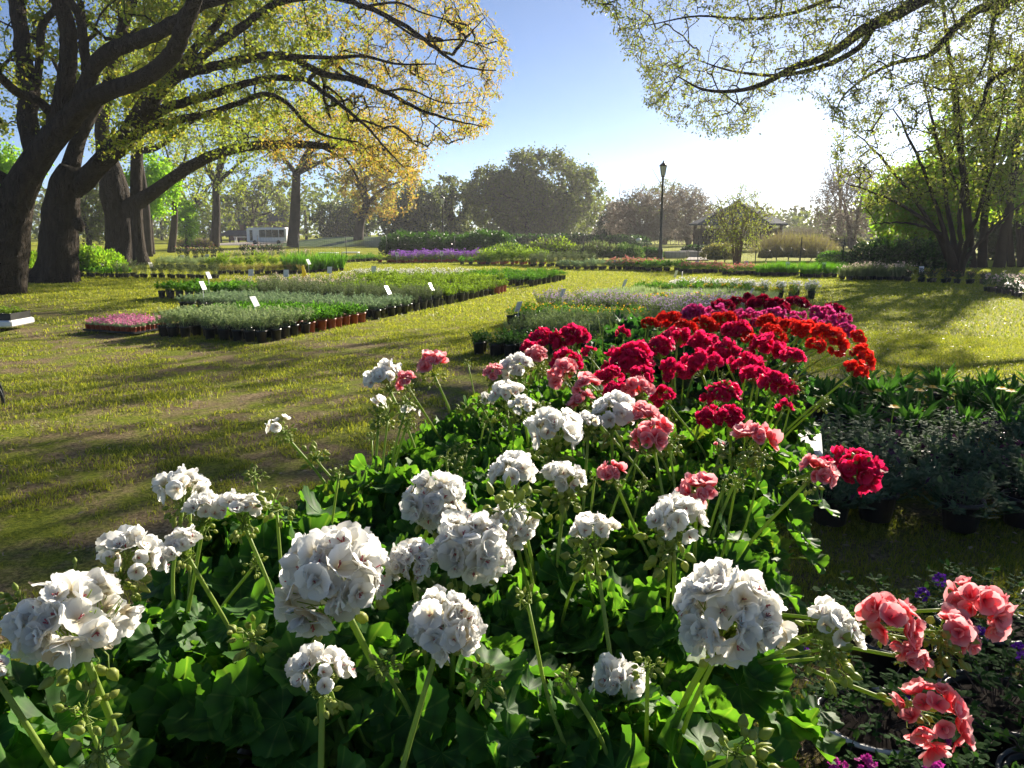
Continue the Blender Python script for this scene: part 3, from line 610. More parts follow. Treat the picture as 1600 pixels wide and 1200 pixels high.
far_tree('park_tree', 'thick trunked tree directly right of the white bus', 458, 72, (475, 215, 115, 95), .46, 420, [('lf_gold', .6), ('lf_yg', .5)], 13, .26, .15, group=G1)
far_tree('park_tree', 'golden leafed tree drooping beside the dark evergreen oaks', 560, 78, (592, 285, 72, 62), .45, 300, [('lf_gold', .6), ('lf_yellow', .5)], 26, .28, .16, group=G1, low=0)
far_tree('maple_tree', 'bright lime green young tree seen behind the twin trunked oak', 238, 50, (235, 290, 46, 48), .16, 170, [('lf_bright', 1)], 34, .2, .15, group=G1, low=0)
far_tree('maple_tree', 'bright lime green young tree at the far left edge', 10, 44, (12, 262, 50, 36), .16, 150, [('lf_bright', 1)], 34, .2, .15, group=G1, low=0)
far_tree('evergreen_tree', 'grey green bushy tree between the two nearest left trunks', 140, 62, (130, 330, 55, 55), .2, 200, [('lf_olive', .5), ('lf_oak', .6)], 30, .25, .15, group=G1, low=0)
far_tree('willow_tree', 'feathery light green shrub tree beside the small forked tree', 293, 62, (292, 345, 22, 36), .12, 110, [('lf_bright', 1)], 34, .2, .07, group=G1, low=0)
far_tree('evergreen_tree', 'pale green broad tree behind the white bus', 395, 105, (400, 315, 70, 55), .3, 240, [('lf_yg', .6), ('lf_olive', .6)], 26, .34, .22, group=G1, low=0)
far_tree('park_tree', 'hazy sparse tree between the lime green tree and the thick trunk', 300, 95, (300, 300, 60, 75), .3, 200, [('lf_yg', 1)], 18, .3, .18, group=G1, low=0)
far_tree('live_oak_tree', 'dark evergreen oak left of the far lamp post', 640, 92, (640, 335, 55, 48), .4, 300, [('lf_dark', .7), ('lf_oak', .5)], 34, .32, .2, group=G1, low=0)
far_tree('live_oak_tree', 'dark evergreen oak behind the far lamp post', 712, 98, (705, 330, 65, 55), .45, 320, [('lf_oak', .8), ('lf_dark', .5)], 34, .32, .2, group=G1, low=0)
far_tree('live_oak_tree', 'dark evergreen trees under the golden branches right of the bus', 545, 100, (540, 345, 55, 38), .4, 260, [('lf_dark', .9), ('lf_oak', .3)], 34, .32, .2, group=G1, low=0)
far_tree('live_oak_tree', 'huge rounded live oak in the middle of the far tree line', 832, 92, (835, 308, 112, 74), .7, 1200, [('lf_oak', 1), ('lf_olive', .6)], 26, .34, .2, group=G1, low=.1, thr=.34, spread=.42)
far_tree('juniper_tree', 'small dark conifer right of the huge live oak', 968, 84, (965, 348, 34, 34), .2, 200, [('lf_dark', 1)], 34, .3, .1, group=G1, low=0)
far_tree('crape_myrtle', 'brown leafless bush tree left of the black lamp post', 1000, 74, (1000, 338, 58, 44), .10, 900, [('lf_brown', 1)], 10, .2, .09, 'twigbrown', G1, stems=12, low=0, minr=.008)
far_tree('crape_myrtle', 'brown leafless bush tree between the lamp post and the pavilion', 1075, 78, (1070, 335, 52, 46), .10, 900, [('lf_brown', 1)], 10, .2, .09, 'twigbrown', G1, stems=12, low=0, minr=.008)
far_tree('park_tree', 'thin yellow green tree rising behind the black lamp post', 1035, 88, (1040, 315, 62, 36), .2, 240, [('lf_thin', 1)], 14, .25, .12, 'twigbrown', G1, stems=7)
far_tree('desert_willow', 'small airy light green tree in front of the wooden pavilion', 1152, 33, (1155, 345, 57, 56), .055, 560, [('lf_thin', .7), ('lf_yg', .6)], 6, .11, .036, 'twigbrown', G1, stems=8, low=.1, minr=.006, spread=.12)
far_tree('crape_myrtle', 'purplish brown bare tree left of the yellow green leaves', 1330, 66, (1328, 318, 62, 66), .12, 1000, [('lf_brown', 1)], 9, .18, .08, 'twigbrown', G1, stems=10, low=0, minr=.008)
far_tree('park_tree', 'pale bare tree fading into the sun glare right of the pavilion', 1310, 84, (1322, 275, 52, 52), .12, 500, [('lf_brown', 1)], 3, .16, .07, 'twigbrown', G1, stems=8, low=0, minr=.008)
far_tree('park_tree', 'hazy low trees far off right of the pavilion', 1245, 110, (1245, 375, 60, 25), .2, 260, [('lf_olive', .7), ('lf_oak', .4)], 26, .35, .22, group=G1, low=0)
G2 = 'trees on the right edge'
far_tree('redbud_tree', 'yellow green leafed tree behind the clipped evergreen hedge', 1440, 37, (1440, 325, 88, 72), .12, 620, [('lf_bright', .8), ('lf_yg', .7)], 30, .17, .12, 'twigdark', G2, stems=5, low=.1, thr=.42, spread=.22)
far_tree('redbud_tree', 'taller yellow green tree above the hedge at the right edge', 1590, 33, (1560, 225, 110, 130),   .14, 480, [('lf_bright', .5), ('lf_yg', .9)], 24, .16, .11, 'twigdark', G2, stems=4, low=.1, thr=.42, spread=.25)
far_tree('cedar_tree', 'dark evergreen filling the right edge behind the trunks', 1600, 40, (1600, 340, 90, 80), .2, 420, [('lf_dark', 1)], 34, .2, .12, 'twigdark', G2, low=0)
# multi stemmed tree in front of the hedge
def stem_tree(label, bx, by, stems, tcl, lv_n, mats, name='crape_myrtle', L=.09, W=.06, n=420):
    y = PZ(bx, by)[1]; T = Tree(int(bx)); base = PZ(bx, by)
    for S in stems: px_limb(T, S, y, y+rng.uniform(-1.5, 1.5), sides=7, n=22, wob=.015)
    e, p = T.twigs(cloud(tcl, y-2.5, y+2.5, n, .42, 1.4, int(bx)), .05, minr=.006)
    lv = [(T.leaves(e, p, k, .16, L, W), M[m]) for m, k in zip(mats, lv_n)]
    return finish_tree(T, name, label, 'tree', tuple(base), None, M['twigdark'], lv, G2)
stem_tree('many stemmed spreading tree in front of the evergreen hedge', 1488, 432, [
    [(1492, 434, 9.9), (1488, 405, 6.8), (1470, 370, 4.3), (1440, 340, 3.1), (1400, 315, 2.5), (1360, 300, 1.6), (1320, 285, 0.6)],
    [(1488, 432, 5.6), (1478, 395, 4.3), (1455, 350, 3.1), (1420, 300, 2.5), (1385, 255, 1.9), (1345, 215, 0.9), (1310, 190, 0.5)],
    [(1490, 432, 5.6), (1482, 385, 4.3), (1466, 330, 3.1), (1445, 270, 2.5), (1420, 215, 1.9), (1395, 170, 0.9)],
    [(1494, 432, 5.6), (1490, 380, 4.3), (1480, 320, 3.1), (1472, 250, 2.5), (1455, 180, 1.9), (1440, 110, 0.9)],
    [(1498, 432, 5.6), (1500, 385, 3.7), (1500, 330, 3.1), (1506, 260, 2.5), (1500, 190, 1.9), (1495, 120, 0.9)],
    [(1500, 432, 5.6), (1508, 390, 3.7), (1525, 340, 3.1), (1545, 280, 2.5), (1560, 210, 1.9), (1570, 140, 0.9)],
    [(1498, 432, 4.3), (1512, 400, 3.1), (1540, 370, 2.5), (1575, 335, 1.9), (1610, 310, 0.9)],
    [(1470, 365, 2.5), (1430, 350, 1.9), (1390, 348, 1.2), (1360, 350, 0.6)]],
    [(1290, 200), (1330, 190), (1400, 140), (1470, 90), (1560, 110), (1600, 170), (1610, 300), (1540, 330), (1440, 320), (1360, 340), (1310, 290)], (7, 6), ('lf_thin', 'lf_yg'), n=700)
stem_tree('tall dark trunks clustered at the right edge beyond the spreading tree', 1540, 418, [
    [(1518, 420, 8.1), (1516, 380, 6.2), (1510, 310, 5.6), (1500, 230, 5.0), (1492, 150, 4.3), (1480, 60, 3.1), (1470, -40, 1.9)],
    [(1535, 420, 8.1), (1537, 375, 6.2), (1540, 300, 5.0), (1538, 220, 4.3), (1545, 140, 3.7), (1550, 50, 2.5), (1548, -40, 1.9)],
    [(1560, 420, 9.3), (1568, 370, 7.4), (1582, 300, 6.2), (1590, 220, 5.6), (1600, 130, 4.3), (1610, 40, 3.1)],
    [(1540, 330, 3.1), (1556, 280, 2.5), (1572, 230, 1.9), (1575, 160, 1.2), (1590, 90, 0.6)],
    [(1512, 330, 2.5), (1490, 280, 1.9), (1470, 230, 1.5), (1440, 190, 0.7)]],
    [(1420, -60), (1620, -60), (1620, 320), (1540, 300), (1460, 200)], (14, 10), ('lf_yg', 'lf_thin'), 'elm_tree', n=520)

# ------------------------------------------------------------------ shrubs, hedges, distant wood
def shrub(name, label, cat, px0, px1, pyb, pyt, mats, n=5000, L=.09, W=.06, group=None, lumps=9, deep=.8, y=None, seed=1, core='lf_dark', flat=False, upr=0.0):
    """leafy mass of several overlapping lumps on short stems"""
    r = np.random.default_rng(int(px0*3+pyb)+seed); y = y or PZ((px0+px1)/2, pyb)[1]
    a = PY(px0, pyb, y); b = PY(px1, pyb, y); H = PY((px0+px1)/2, pyt, y)[2]; Wd = b[0]-a[0]; c0 = np.array([(a[0]+b[0])/2, y, 0.])
    o = thing(name, label, cat, tuple(c0), 0, group); mb = MB(); st = MB(); core_mb = MB()
    per = n//lumps
    for i in range(lumps):
        f = (i+.5)/lumps; hx = (f-.5)*Wd*(1-.55/lumps); fall = 1-.35*abs(2*f-1)**3 if not flat else 1-.12*abs(2*f-1)**4
        rx = Wd/lumps*r.uniform(.75, 1.05) if lumps > 2 else Wd*.5; ry = deep*r.uniform(.8, 1.1); h = H*fall*r.uniform(.88, 1.03)
        q = nrm(r.normal(size=(per, 3))); q[:, 2] = np.abs(q[:, 2])*1.0 - .25*(r.uniform(size=per) < .3)
        rad = r.uniform(.72, 1.04, (per, 1)); C = q*rad*np.array([rx, ry, h*.72]) + np.array([hx, r.normal(0, .12)*deep, h*.30])
        C[:, 2] = np.clip(C[:, 2], .04, None)
        ax = q + r.normal(0, .7, (per, 3)); ax[:, 2] += upr
        k = r.uniform(size=per) < .5
        for mi in range(2):
            kk = k if mi == 0 else ~k
            leaf_cards(mb, C[kk], L*r.uniform(.6, 1.3, kk.sum()), W*r.uniform(.6, 1.3, kk.sum()), ax[kk], mi)
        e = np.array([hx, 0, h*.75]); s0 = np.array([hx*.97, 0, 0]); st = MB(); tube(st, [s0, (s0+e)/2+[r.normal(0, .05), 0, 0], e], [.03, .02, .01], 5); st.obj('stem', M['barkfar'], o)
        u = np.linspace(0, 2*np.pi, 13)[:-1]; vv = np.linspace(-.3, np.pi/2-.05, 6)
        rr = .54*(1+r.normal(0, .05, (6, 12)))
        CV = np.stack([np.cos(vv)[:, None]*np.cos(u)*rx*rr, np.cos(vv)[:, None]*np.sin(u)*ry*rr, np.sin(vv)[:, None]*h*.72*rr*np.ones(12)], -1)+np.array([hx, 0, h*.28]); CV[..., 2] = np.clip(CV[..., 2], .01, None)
        core_mb.add(CV, gridF(6, 12, True), 2)  # unseen inner solid, added to block light passing through the lump
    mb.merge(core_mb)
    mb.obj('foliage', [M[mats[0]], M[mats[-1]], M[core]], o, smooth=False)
    return o
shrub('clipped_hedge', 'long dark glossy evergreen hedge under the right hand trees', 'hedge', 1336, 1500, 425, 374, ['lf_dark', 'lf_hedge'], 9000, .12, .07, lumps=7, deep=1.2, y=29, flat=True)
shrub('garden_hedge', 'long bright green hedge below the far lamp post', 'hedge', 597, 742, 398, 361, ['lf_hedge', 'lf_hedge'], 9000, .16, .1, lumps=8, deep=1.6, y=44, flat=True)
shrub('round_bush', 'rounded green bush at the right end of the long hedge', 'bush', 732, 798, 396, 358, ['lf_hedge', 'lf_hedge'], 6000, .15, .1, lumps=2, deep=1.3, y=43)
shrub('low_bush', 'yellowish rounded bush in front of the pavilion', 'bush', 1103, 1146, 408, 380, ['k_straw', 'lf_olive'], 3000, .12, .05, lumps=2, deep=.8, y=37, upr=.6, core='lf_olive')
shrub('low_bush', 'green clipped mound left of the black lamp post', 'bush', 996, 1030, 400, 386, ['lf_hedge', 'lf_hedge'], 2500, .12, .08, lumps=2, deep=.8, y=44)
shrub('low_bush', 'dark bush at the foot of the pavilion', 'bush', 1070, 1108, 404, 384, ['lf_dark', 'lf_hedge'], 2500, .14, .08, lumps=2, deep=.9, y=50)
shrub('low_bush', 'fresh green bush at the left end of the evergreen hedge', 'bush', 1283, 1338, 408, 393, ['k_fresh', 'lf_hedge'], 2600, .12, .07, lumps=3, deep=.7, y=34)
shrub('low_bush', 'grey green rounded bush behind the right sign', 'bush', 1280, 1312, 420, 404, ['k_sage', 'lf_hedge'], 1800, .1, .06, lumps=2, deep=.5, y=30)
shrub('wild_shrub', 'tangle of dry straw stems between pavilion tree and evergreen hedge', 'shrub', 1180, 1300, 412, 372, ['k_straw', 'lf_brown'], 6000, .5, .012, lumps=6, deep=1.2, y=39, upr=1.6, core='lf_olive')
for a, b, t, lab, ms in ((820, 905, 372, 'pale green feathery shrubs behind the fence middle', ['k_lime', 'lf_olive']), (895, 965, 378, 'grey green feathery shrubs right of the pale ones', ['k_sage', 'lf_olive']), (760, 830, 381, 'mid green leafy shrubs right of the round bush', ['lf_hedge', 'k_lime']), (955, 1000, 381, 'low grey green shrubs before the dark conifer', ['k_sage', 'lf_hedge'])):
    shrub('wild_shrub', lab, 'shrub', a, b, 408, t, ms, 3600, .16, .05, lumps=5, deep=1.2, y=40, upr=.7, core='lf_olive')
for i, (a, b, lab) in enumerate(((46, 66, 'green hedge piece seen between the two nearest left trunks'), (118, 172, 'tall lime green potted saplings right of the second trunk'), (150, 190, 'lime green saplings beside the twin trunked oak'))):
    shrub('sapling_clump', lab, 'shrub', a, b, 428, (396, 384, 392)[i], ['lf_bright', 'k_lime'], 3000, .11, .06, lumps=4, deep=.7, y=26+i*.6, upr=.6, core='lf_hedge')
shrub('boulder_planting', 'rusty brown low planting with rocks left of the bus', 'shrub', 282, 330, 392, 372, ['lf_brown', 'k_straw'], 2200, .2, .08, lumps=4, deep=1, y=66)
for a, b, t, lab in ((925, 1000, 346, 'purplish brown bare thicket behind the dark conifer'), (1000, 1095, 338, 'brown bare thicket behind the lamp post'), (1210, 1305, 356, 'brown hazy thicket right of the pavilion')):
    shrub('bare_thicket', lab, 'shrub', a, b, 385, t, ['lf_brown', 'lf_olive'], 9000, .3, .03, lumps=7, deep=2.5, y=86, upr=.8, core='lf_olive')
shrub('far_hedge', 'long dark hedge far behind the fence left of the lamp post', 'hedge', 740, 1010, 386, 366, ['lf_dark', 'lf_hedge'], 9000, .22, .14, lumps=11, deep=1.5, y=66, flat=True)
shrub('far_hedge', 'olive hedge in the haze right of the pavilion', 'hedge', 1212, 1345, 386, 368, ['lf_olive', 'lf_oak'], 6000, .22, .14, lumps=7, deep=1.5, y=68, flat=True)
# grassy bank in front of the dark oaks
bk = MB(); xs = np.linspace(-26, -3, 40); ys = np.linspace(74, 90, 14); X, Y = np.meshgrid(xs, ys)
Z = .9*np.exp(-((X+14)/9)**4)*np.sin(np.clip((Y-74)/16, 0, 1)*np.pi) - .03
bk.add(np.stack([X, Y, Z], -1), gridF(14, 40)); tag(bk.obj('grass_bank', leafmat('bank_grass', (.10, .15, .025), (.10, .15, .025), .2)), 'low green grassy bank below the dark oaks', 'bank', kind='structure')
# far-off wood as one mass
T = Tree(99); mb = MB(); r = np.random.default_rng(5); wb = MB()
for i in range(150):
    x = -150+(i//2)*4.2+r.normal(0, 1.2); y = 122+(i % 2)*14+r.uniform(-3, 5); h = r.uniform(5, 8.5) * (1.35 if x < -5 else .8 if 22 < x < 62 else 1.0); rx = r.uniform(3, 4.5)
    q = nrm(r.normal(size=(260, 3)))*r.uniform(.5, 1, (260, 1))**.4*np.array([rx, 3, h*.5])+np.array([x, y, h*.5]); q[:, 2] = np.abs(q[:, 2])
    leaf_cards(mb, q, r.uniform(.5, 1.1, 260), r.uniform(.35, .8, 260), r.normal(size=(260, 3)), int(r.uniform() < .35))
    tube(mb, [[x, y, 0], [x, y, h*.6]], [.25, .12], 5, 2)
tag(mb.obj('distant_wood', [M['lf_oak'], M['lf_olive'], M['barkfar']], smooth=False), 'hazy far-off wood closing the view behind the garden', 'woodland', kind='stuff')

# ------------------------------------------------------------------ nursery plants
def strips(mb, C, axis, L, W, bend=.4, mat=0, prof=(.45, 1, .75, .06), r=rng):
    """leaf strips of len(prof)-1 segments that arch over"""
    n = len(C); axis = nrm(axis); s = nrm(np.cross(axis, np.array([0, 0, 1.]) + r.normal(0, .15, (n, 3)))); L = np.broadcast_to(L, (n,)); W = np.broadcast_to(W, (n,))
    K = len(prof); P = []; p = C.copy(); a = axis.copy()
    for i in range(K):
        P.append((p - s*(W*prof[i]/2)[:, None], p + s*(W*prof[i]/2)[:, None]))
        p = p + a*(L/(K-1))[:, None]; a = nrm(a + np.array([0, 0, -1.])*bend*(.6+.4*i))
    V = np.stack([v for ab in P for v in ab], 1)
    mb.add(V, batchF(gridF(K, 2), n, K*2), mat)
def stems(mb, A, B, r0, mat, sides=3, sag=0.0):
    f = np.linspace(0, 1, 4)[None, :, None]; P = A[:, None]*(1-f)+B[:, None]*f; P[:, 1:3] += rng.normal(0, .004, (len(A), 2, 3)); P[:, :, 2] += np.sin(f[..., 0]*np.pi)*sag
    tubes(mb, P, np.broadcast_to(np.array([1, .8, .65, .5])*r0, (len(A), 4)), sides, mat)
def disc_flowers(mb, C, size, mat, pet=5, r=rng, up=.7, sphere=0.0):
    n = len(C); nn = nrm(r.normal(size=(n, 3)) + [0, 0, up]); e1 = perp(nn); e2 = np.cross(nn, e1)
    for k in range(pet):
        a = 2*np.pi*k/pet + r.uniform(-.2, .2, (n, 1)); ax = e1*np.cos(a)+e2*np.sin(a)+nn*.35
        leaf_cards(mb, C, size*r.uniform(.8, 1.2, n), size*.8, ax, mat, side=nrm(np.cross(nn, ax)))
def pot_mb(r=.075, h=.165, mat=0, soil=1, sq=False):
    mb = MB()
    prof = [(.001, 0), (r*.74, 0), (r*.78, .004), (r*.95, h*.82), (r*1.0, h*.83), (r*1.06, h*.84), (r*1.06, h), (r*.98, h), (r*.96, h*.9)]
    lathe(mb, prof, 14, mat); lathe(mb, [(r*.96, h*.9), (r*.5, h*.92), (.001, h*.93)], 14, soil); return mb
# kind: leaf material, count, leaf length, width, plant radius, height, mode, bloom (material, count, size, spike)
KIND = dict(
    silver=('k_silver', 480, .05, .014, .15, .27, 'bushy', None),
    basil=('k_fresh', 120, .07, .035, .12, .17, 'bushy', None),
    herbred=('k_green', 200, .06, .022, .12, .15, 'bushy', None),
    santolina=('k_grey', 420, .04, .014, .14, .16, 'mound', None),
    rosemary=('k_rosemary', 380, .036, .010, .12, .27, 'upright', None),
    mound=('k_lime', 180, .05, .026, .14, .16, 'mound', None),
    tuft=('k_lime', 150, .06, .02, .13, .2, 'upright', None),
    pale=('k_sage', 180, .05, .012, .13, .2, 'upright', ('b_palepink', 26, .014)),
    fresh=('k_fresh', 160, .07, .024, .14, .17, 'mound', None),
    white=('k_sage', 160, .05, .012, .13, .15, 'mound', ('b_white', 40, .015)),
    grass=('k_fresh', 110, .38, .010, .06, .05, 'grass', None),
    tangrass=('k_rosemary', 120, .3, .009, .07, .05, 'grass', ('b_palepink', 14, .018)),
    straw=('k_straw', 170, .05, .012, .13, .16, 'upright', None),
    purple=('k_sage', 150, .05, .012, .12, .2, 'upright', ('b_purple', 60, .02)),
    pinkrow=('k_green', 160, .05, .02, .13, .14, 'mound', ('b_red', 34, .018)),
    dark=('k_dark', 260, .055, .016, .15, .13, 'mound', None),
    feather=('k_sage', 420, .045, .010, .15, .22, 'bushy', None),
    yelflower=('k_green', 240, .05, .012, .14, .17, 'mound', ('b_orange', 9, .016)),
    lilac=('k_sage', 260, .045, .012, .15, .2, 'upright', ('b_lilac', 60, .013)),
    palegrass=('k_silver', 150, .12, .010, .12, .06, 'grass', None),
    croton=('k_lime', 130, .06, .03, .12, .16, 'mound', ('b_orange', 12, .02)),
    dianthus=('k_grey', 90, .06, .006, .045, .05, 'grass', ('b_pink', 12, .017)),
    shade=('lf_dark', 150, .05, .022, .14, .2, 'upright', ('b_red', 8, .015)),
    rose=('lf_hedge', 160, .06, .03, .15, .25, 'bushy', ('b_palepink', 9, .03)),
)
def foliage(kind, seed):
    mt, n, L, Wd, rad, H, mode, bloom = KIND[kind]; r = np.random.default_rng(seed); fo = MB(); bl = None
    if mode == 'grass':
        az = r.uniform(0, 6.28, n); rr = rad*r.uniform(0, 1, n)**.5; C = np.stack([np.cos(az)*rr, np.sin(az)*rr, 0*az], -1)
        az2 = az + r.normal(0, .5, n); le = r.uniform(.05, .5, n); ax = np.stack([np.cos(az2)*le, np.sin(az2)*le, np.ones(n)], -1)
        strips(fo, C, ax, L*r.uniform(.5, 1.1, n), Wd, .16, 0, (.6, 1, .8, .08), r); top = C + nrm(ax)*L*.8
    else:
        ns = 16 if mode == 'upright' else 11; az = np.arange(ns)*2.4 + r.normal(0, .3, ns); rr = np.sqrt((np.arange(ns)+.5)/ns)*rad
        hz = H*(1-.45*(rr/rad)**2)*r.uniform(.8, 1.12, ns) if mode != 'upright' else H*r.uniform(.65, 1.1, ns)
        spread = {'bushy': 1.0, 'mound': 1.05, 'upright': .85}[mode]
        B = np.stack([np.cos(az)*rr*spread, np.sin(az)*rr*spread, hz], -1); A = B*[.25, .25, 0]
        stems(fo, A, B, .0022, 0)
        i = r.integers(0, ns, n); f = r.uniform(.2, 1.02, n)**.7; C = A[i]*(1-f[:, None])+B[i]*f[:, None]
        sdir = nrm(B-A)[i]; ax = r.normal(size=(n, 3)); ax[:, 2] *= .5; ax = nrm(ax) + sdir*(.7 if mode == 'upright' else .35)
        C = C + nrm(r.normal(size=(n, 3)))*.012
        strips(fo, C, ax, L*r.uniform(.6, 1.2, n), Wd*r.uniform(.7, 1.2, n), .22, 0, (.35, 1, .06), r); top = B
    if bloom:
        bm, bn, bs = bloom; bl = MB(); j = r.integers(0, len(top), bn)
        C = top[j] + r.normal(0, .018, (bn, 3)) + [0, 0, .015]
        if kind in ('purple', 'lilac'): C[:, 2] += r.uniform(-.06, .05, bn)
        disc_flowers(bl, C, bs, 0, 5, r)
    return fo, bl
PLIB = {}
def kind_meshes(kind, joined, potmat, pr, ph, fs=1.0):
    key = (kind, joined, potmat, round(pr, 3), round(ph, 3), round(fs, 2))
    if key in PLIB: return PLIB[key]
    out = []
    for v in range(3):
        fo, bl = foliage(kind, hash(kind) % 1000 * 0 + sum(map(ord, kind))*7 + v)
        mt = M[KIND[kind][0]]; bm = M[KIND[kind][7][0]] if bl else None
        pot = pot_mb(pr, ph)
        for m in (fo, bl):
            if m:
                for i in range(len(m.V)):
                    if len(m.V[i]): m.V[i] = m.V[i]*fs + [0, 0, ph*.9]
        if joined:
            mb = MB(); mb.merge(pot, 0); mb.merge(fo, 2); mats = [M[potmat], M['soil'], mt]
            if bl: mb.merge(bl, 3); mats.append(bm)
            out.append((mb.mesh(kind, mats, smooth=False),))
        else:
            out.append((pot.mesh('pot', [M[potmat], M['soil']]), fo.mesh('foliage', mt, False), bl.mesh('blooms', bm, False) if bl else None))
    PLIB[key] = out; return out
def put_plant(kind, x, y, name, label, cat, group, near=False, potmat='pot_black', pr=.075, ph=.165, sc=1.0, z=None):
    ms = kind_meshes(kind, not near, potmat, pr, ph, 1.0 if near else sc); m = ms[rng.integers(len(ms))]
    z = gz(np.array([x]), np.array([y]))[0] - .01 if z is None else z
    rz = rng.uniform(0, 6.28); s = (sc if near else 1)*rng.uniform(.9, 1.12)
    if near:
        t = thing(name, label, cat, (x, y, z), rz, group)
        link('pot', m[0], t); f = link('foliage', m[1], t); f.scale = (s, s, s*rng.uniform(.92, 1.08)); f.location = (0, 0, ph*.9*(1-f.scale[2]))
        if m[2]: b = link('blooms', m[2], t); b.scale = f.scale; b.location = f.location
    else:
        t = link(name, m[0], None, (x, y, z)); t.rotation_euler = (0, 0, rz); t.scale = (s, s, s*rng.uniform(.9, 1.1)); tag(t, label, cat, group)
    return t
UU = np.array([.35, .937]); VV = np.array([-.937, .35])
def bed(O, kind, s0, s1, t0, t1, ds, dt, name, label, cat='potted plant', group=None, near=False, **k):
    s = s0
    while s <= s1 + 1e-6:
        ta = t0(s) if callable(t0) else t0; tb_ = t1(s) if callable(t1) else t1; t = ta
        while t <= tb_ + 1e-6:
            p = np.array(O) + UU*(s+rng.normal(0, .02)) + VV*(t+rng.normal(0, .02))
            if rng.uniform() > .015: put_plant(kind, p[0], p[1], name, label, cat, group or label, near, **k)
            t += dt
        s += ds
def prow(px0, py0, px1, py1, rows, kind, sp, name, label, cat='potted plant', dr=None, **k):
    k['sc'] = k.get('sc', 1)*1.3; sp *= .85; k.setdefault('ph', .12); k.setdefault('pr', .09)
    a = PZ(px0, py0)[:2]; b = PZ(px1, py1)[:2]; d = b-a; L = np.linalg.norm(d); d = d/L; p = np.array([-d[1], d[0]]); n = max(1, int(L/sp))
    for r_ in range(rows):
        for i in range(n+1):
            q = a + d*(i*L/n) + p*r_*(dr or sp) + rng.normal(0, .03, 2); put_plant(kind, q[0], q[1], name, label, cat, label, **k)
OL = (-3.42, 10.54)
bed(OL, 'silver', 0, .92, 0, 2.05, .23, .23, 'potted_herb', 'fine silvery green herb in a black pot at the front of the left beds', near=True)
bed(OL, 'herbred', 1.12, 2.72, 0, 2.4, .235, .25, 'potted_herb', 'low bright green herb in a terracotta pot behind the silvery herbs', near=True, potmat='pot_terra')
bed(OL, 'santolina', 3.0, 4.25, 0, 4.3, .25, .25, 'potted_shrub', 'low grey green mound in a black pot behind the terracotta pots', near=True, sc=1.05)
bed(OL, 'rosemary', 4.5, 5.6, 0, 4.2, .27, .27, 'potted_rosemary', 'upright grey green rosemary in a black pot in the left beds')
bed(OL, 'basil', 4.9, 5.9, 4.5, 6.9, .28, .27, 'potted_herb', 'bright broad leafed herb in a black pot at the left end of its bed', sc=1.25)
bed(OL, 'mound', 5.9, 8.4, 0, 3.1, .31, .31, 'potted_shrub', 'yellow green mound in a black pot along the grass path')
bed(OL, 'pale', 6.1, 8.4, 3.4, 6.0, .36, .34, 'potted_flower', 'grey green plant with pale pink blooms behind the rosemary')
bed(OL, 'mound', 8.7, 9.3, 0, .5, .25, .25, 'potted_shrub', 'yellow green mound in a terracotta pot at the path edge of the left beds', potmat='pot_terra')
bed(OL, 'tuft', 8.8, 11.0, .8, 4.4, .36, .36, 'potted_sapling', 'upright yellow green plant in the middle of the left beds')
bed(OL, 'fresh', 11.2, 14.4, 0, 2.4, .4, .38, 'potted_clump', 'fresh green clump at the far end of the left beds')
bed(OL, 'white', 11.6, 13.8, 2.8, 6.2, .42, .42, 'potted_flower', 'low plant covered in small white blooms at the back of the left beds')
# rows farther back on the left
prow(40, 431, 190, 433, 2, 'basil', .4, 'potted_herb', 'dark potted herb in the row behind the second trunk')
prow(185, 433, 330, 435, 2, 'rosemary', .38, 'potted_herb', 'grey green potted herb in the row right of the second trunk')
prow(245, 418, 345, 420, 3, 'silver', .45, 'potted_perennial', 'blue green potted plant in the row beside the twin trunks')
prow(345, 428, 470, 428, 3, 'straw', .42, 'potted_straw_plant', 'straw yellow potted plant in the row before the long lawn')
prow(330, 421, 465, 421, 2, 'tuft', .5, 'potted_perennial', 'tall pale green potted plant behind the straw yellow row', sc=1.6)
prow(470, 427, 536, 423, 3, 'grass', .36, 'potted_grass', 'tall bright green grass in a black pot beside the yellow marker', sc=1.25)
prow(290, 404, 345, 402, 2, 'shade', .6, 'potted_perennial', 'dark potted plant in the farthest left rows', sc=1.5)
prow(350, 407, 475, 407, 2, 'pale', .6, 'potted_perennial', 'pale flowered potted plant in the farthest left rows', sc=1.4)
prow(385, 398, 440, 397, 2, 'shade', .6, 'potted_shrub', 'bronze leafed potted shrub in the farthest left rows', sc=1.9)
prow(536, 411, 592, 407, 2, 'fresh', .5, 'potted_perennial', 'low green potted plant left of the purple flowers')
prow(592, 410, 622, 410, 2, 'mound', .5, 'potted_perennial', 'lime green potted plant at the left end of the purple flowers', potmat='pot_terra', sc=1.2)
prow(622, 411, 755, 409, 4, 'purple', .42, 'potted_flower', 'purple flowered plant in a terracotta pot in the far middle row', potmat='pot_terra', sc=1.25)
prow(722, 413, 762, 413, 2, 'fresh', .45, 'potted_perennial', 'low fresh green plant in front of the purple flowers')
prow(755, 413, 845, 414, 3, 'tuft', .46, 'potted_shrub', 'leafy green shrub in a pot right of the purple flowers', sc=2.0, potmat='pot_terra')
prow(832, 416, 925, 417, 3, 'rosemary', .42, 'potted_perennial', 'grey green potted plant in the far middle row left of the lamp post', sc=1.3)
prow(878, 420, 1006, 422, 2, 'santolina', .36, 'potted_groundcover', 'low silvery potted plant in the far middle row left of the lamp post', sc=1.2)
prow(955, 421, 1022, 423, 3, 'pinkrow', .36, 'potted_flower', 'reddish potted plant just left of the lamp post', sc=1.5)
prow(1014, 424, 1076, 424, 3, 'fresh', .36, 'potted_clump', 'bright green potted plant just right of the lamp post', sc=1.2)
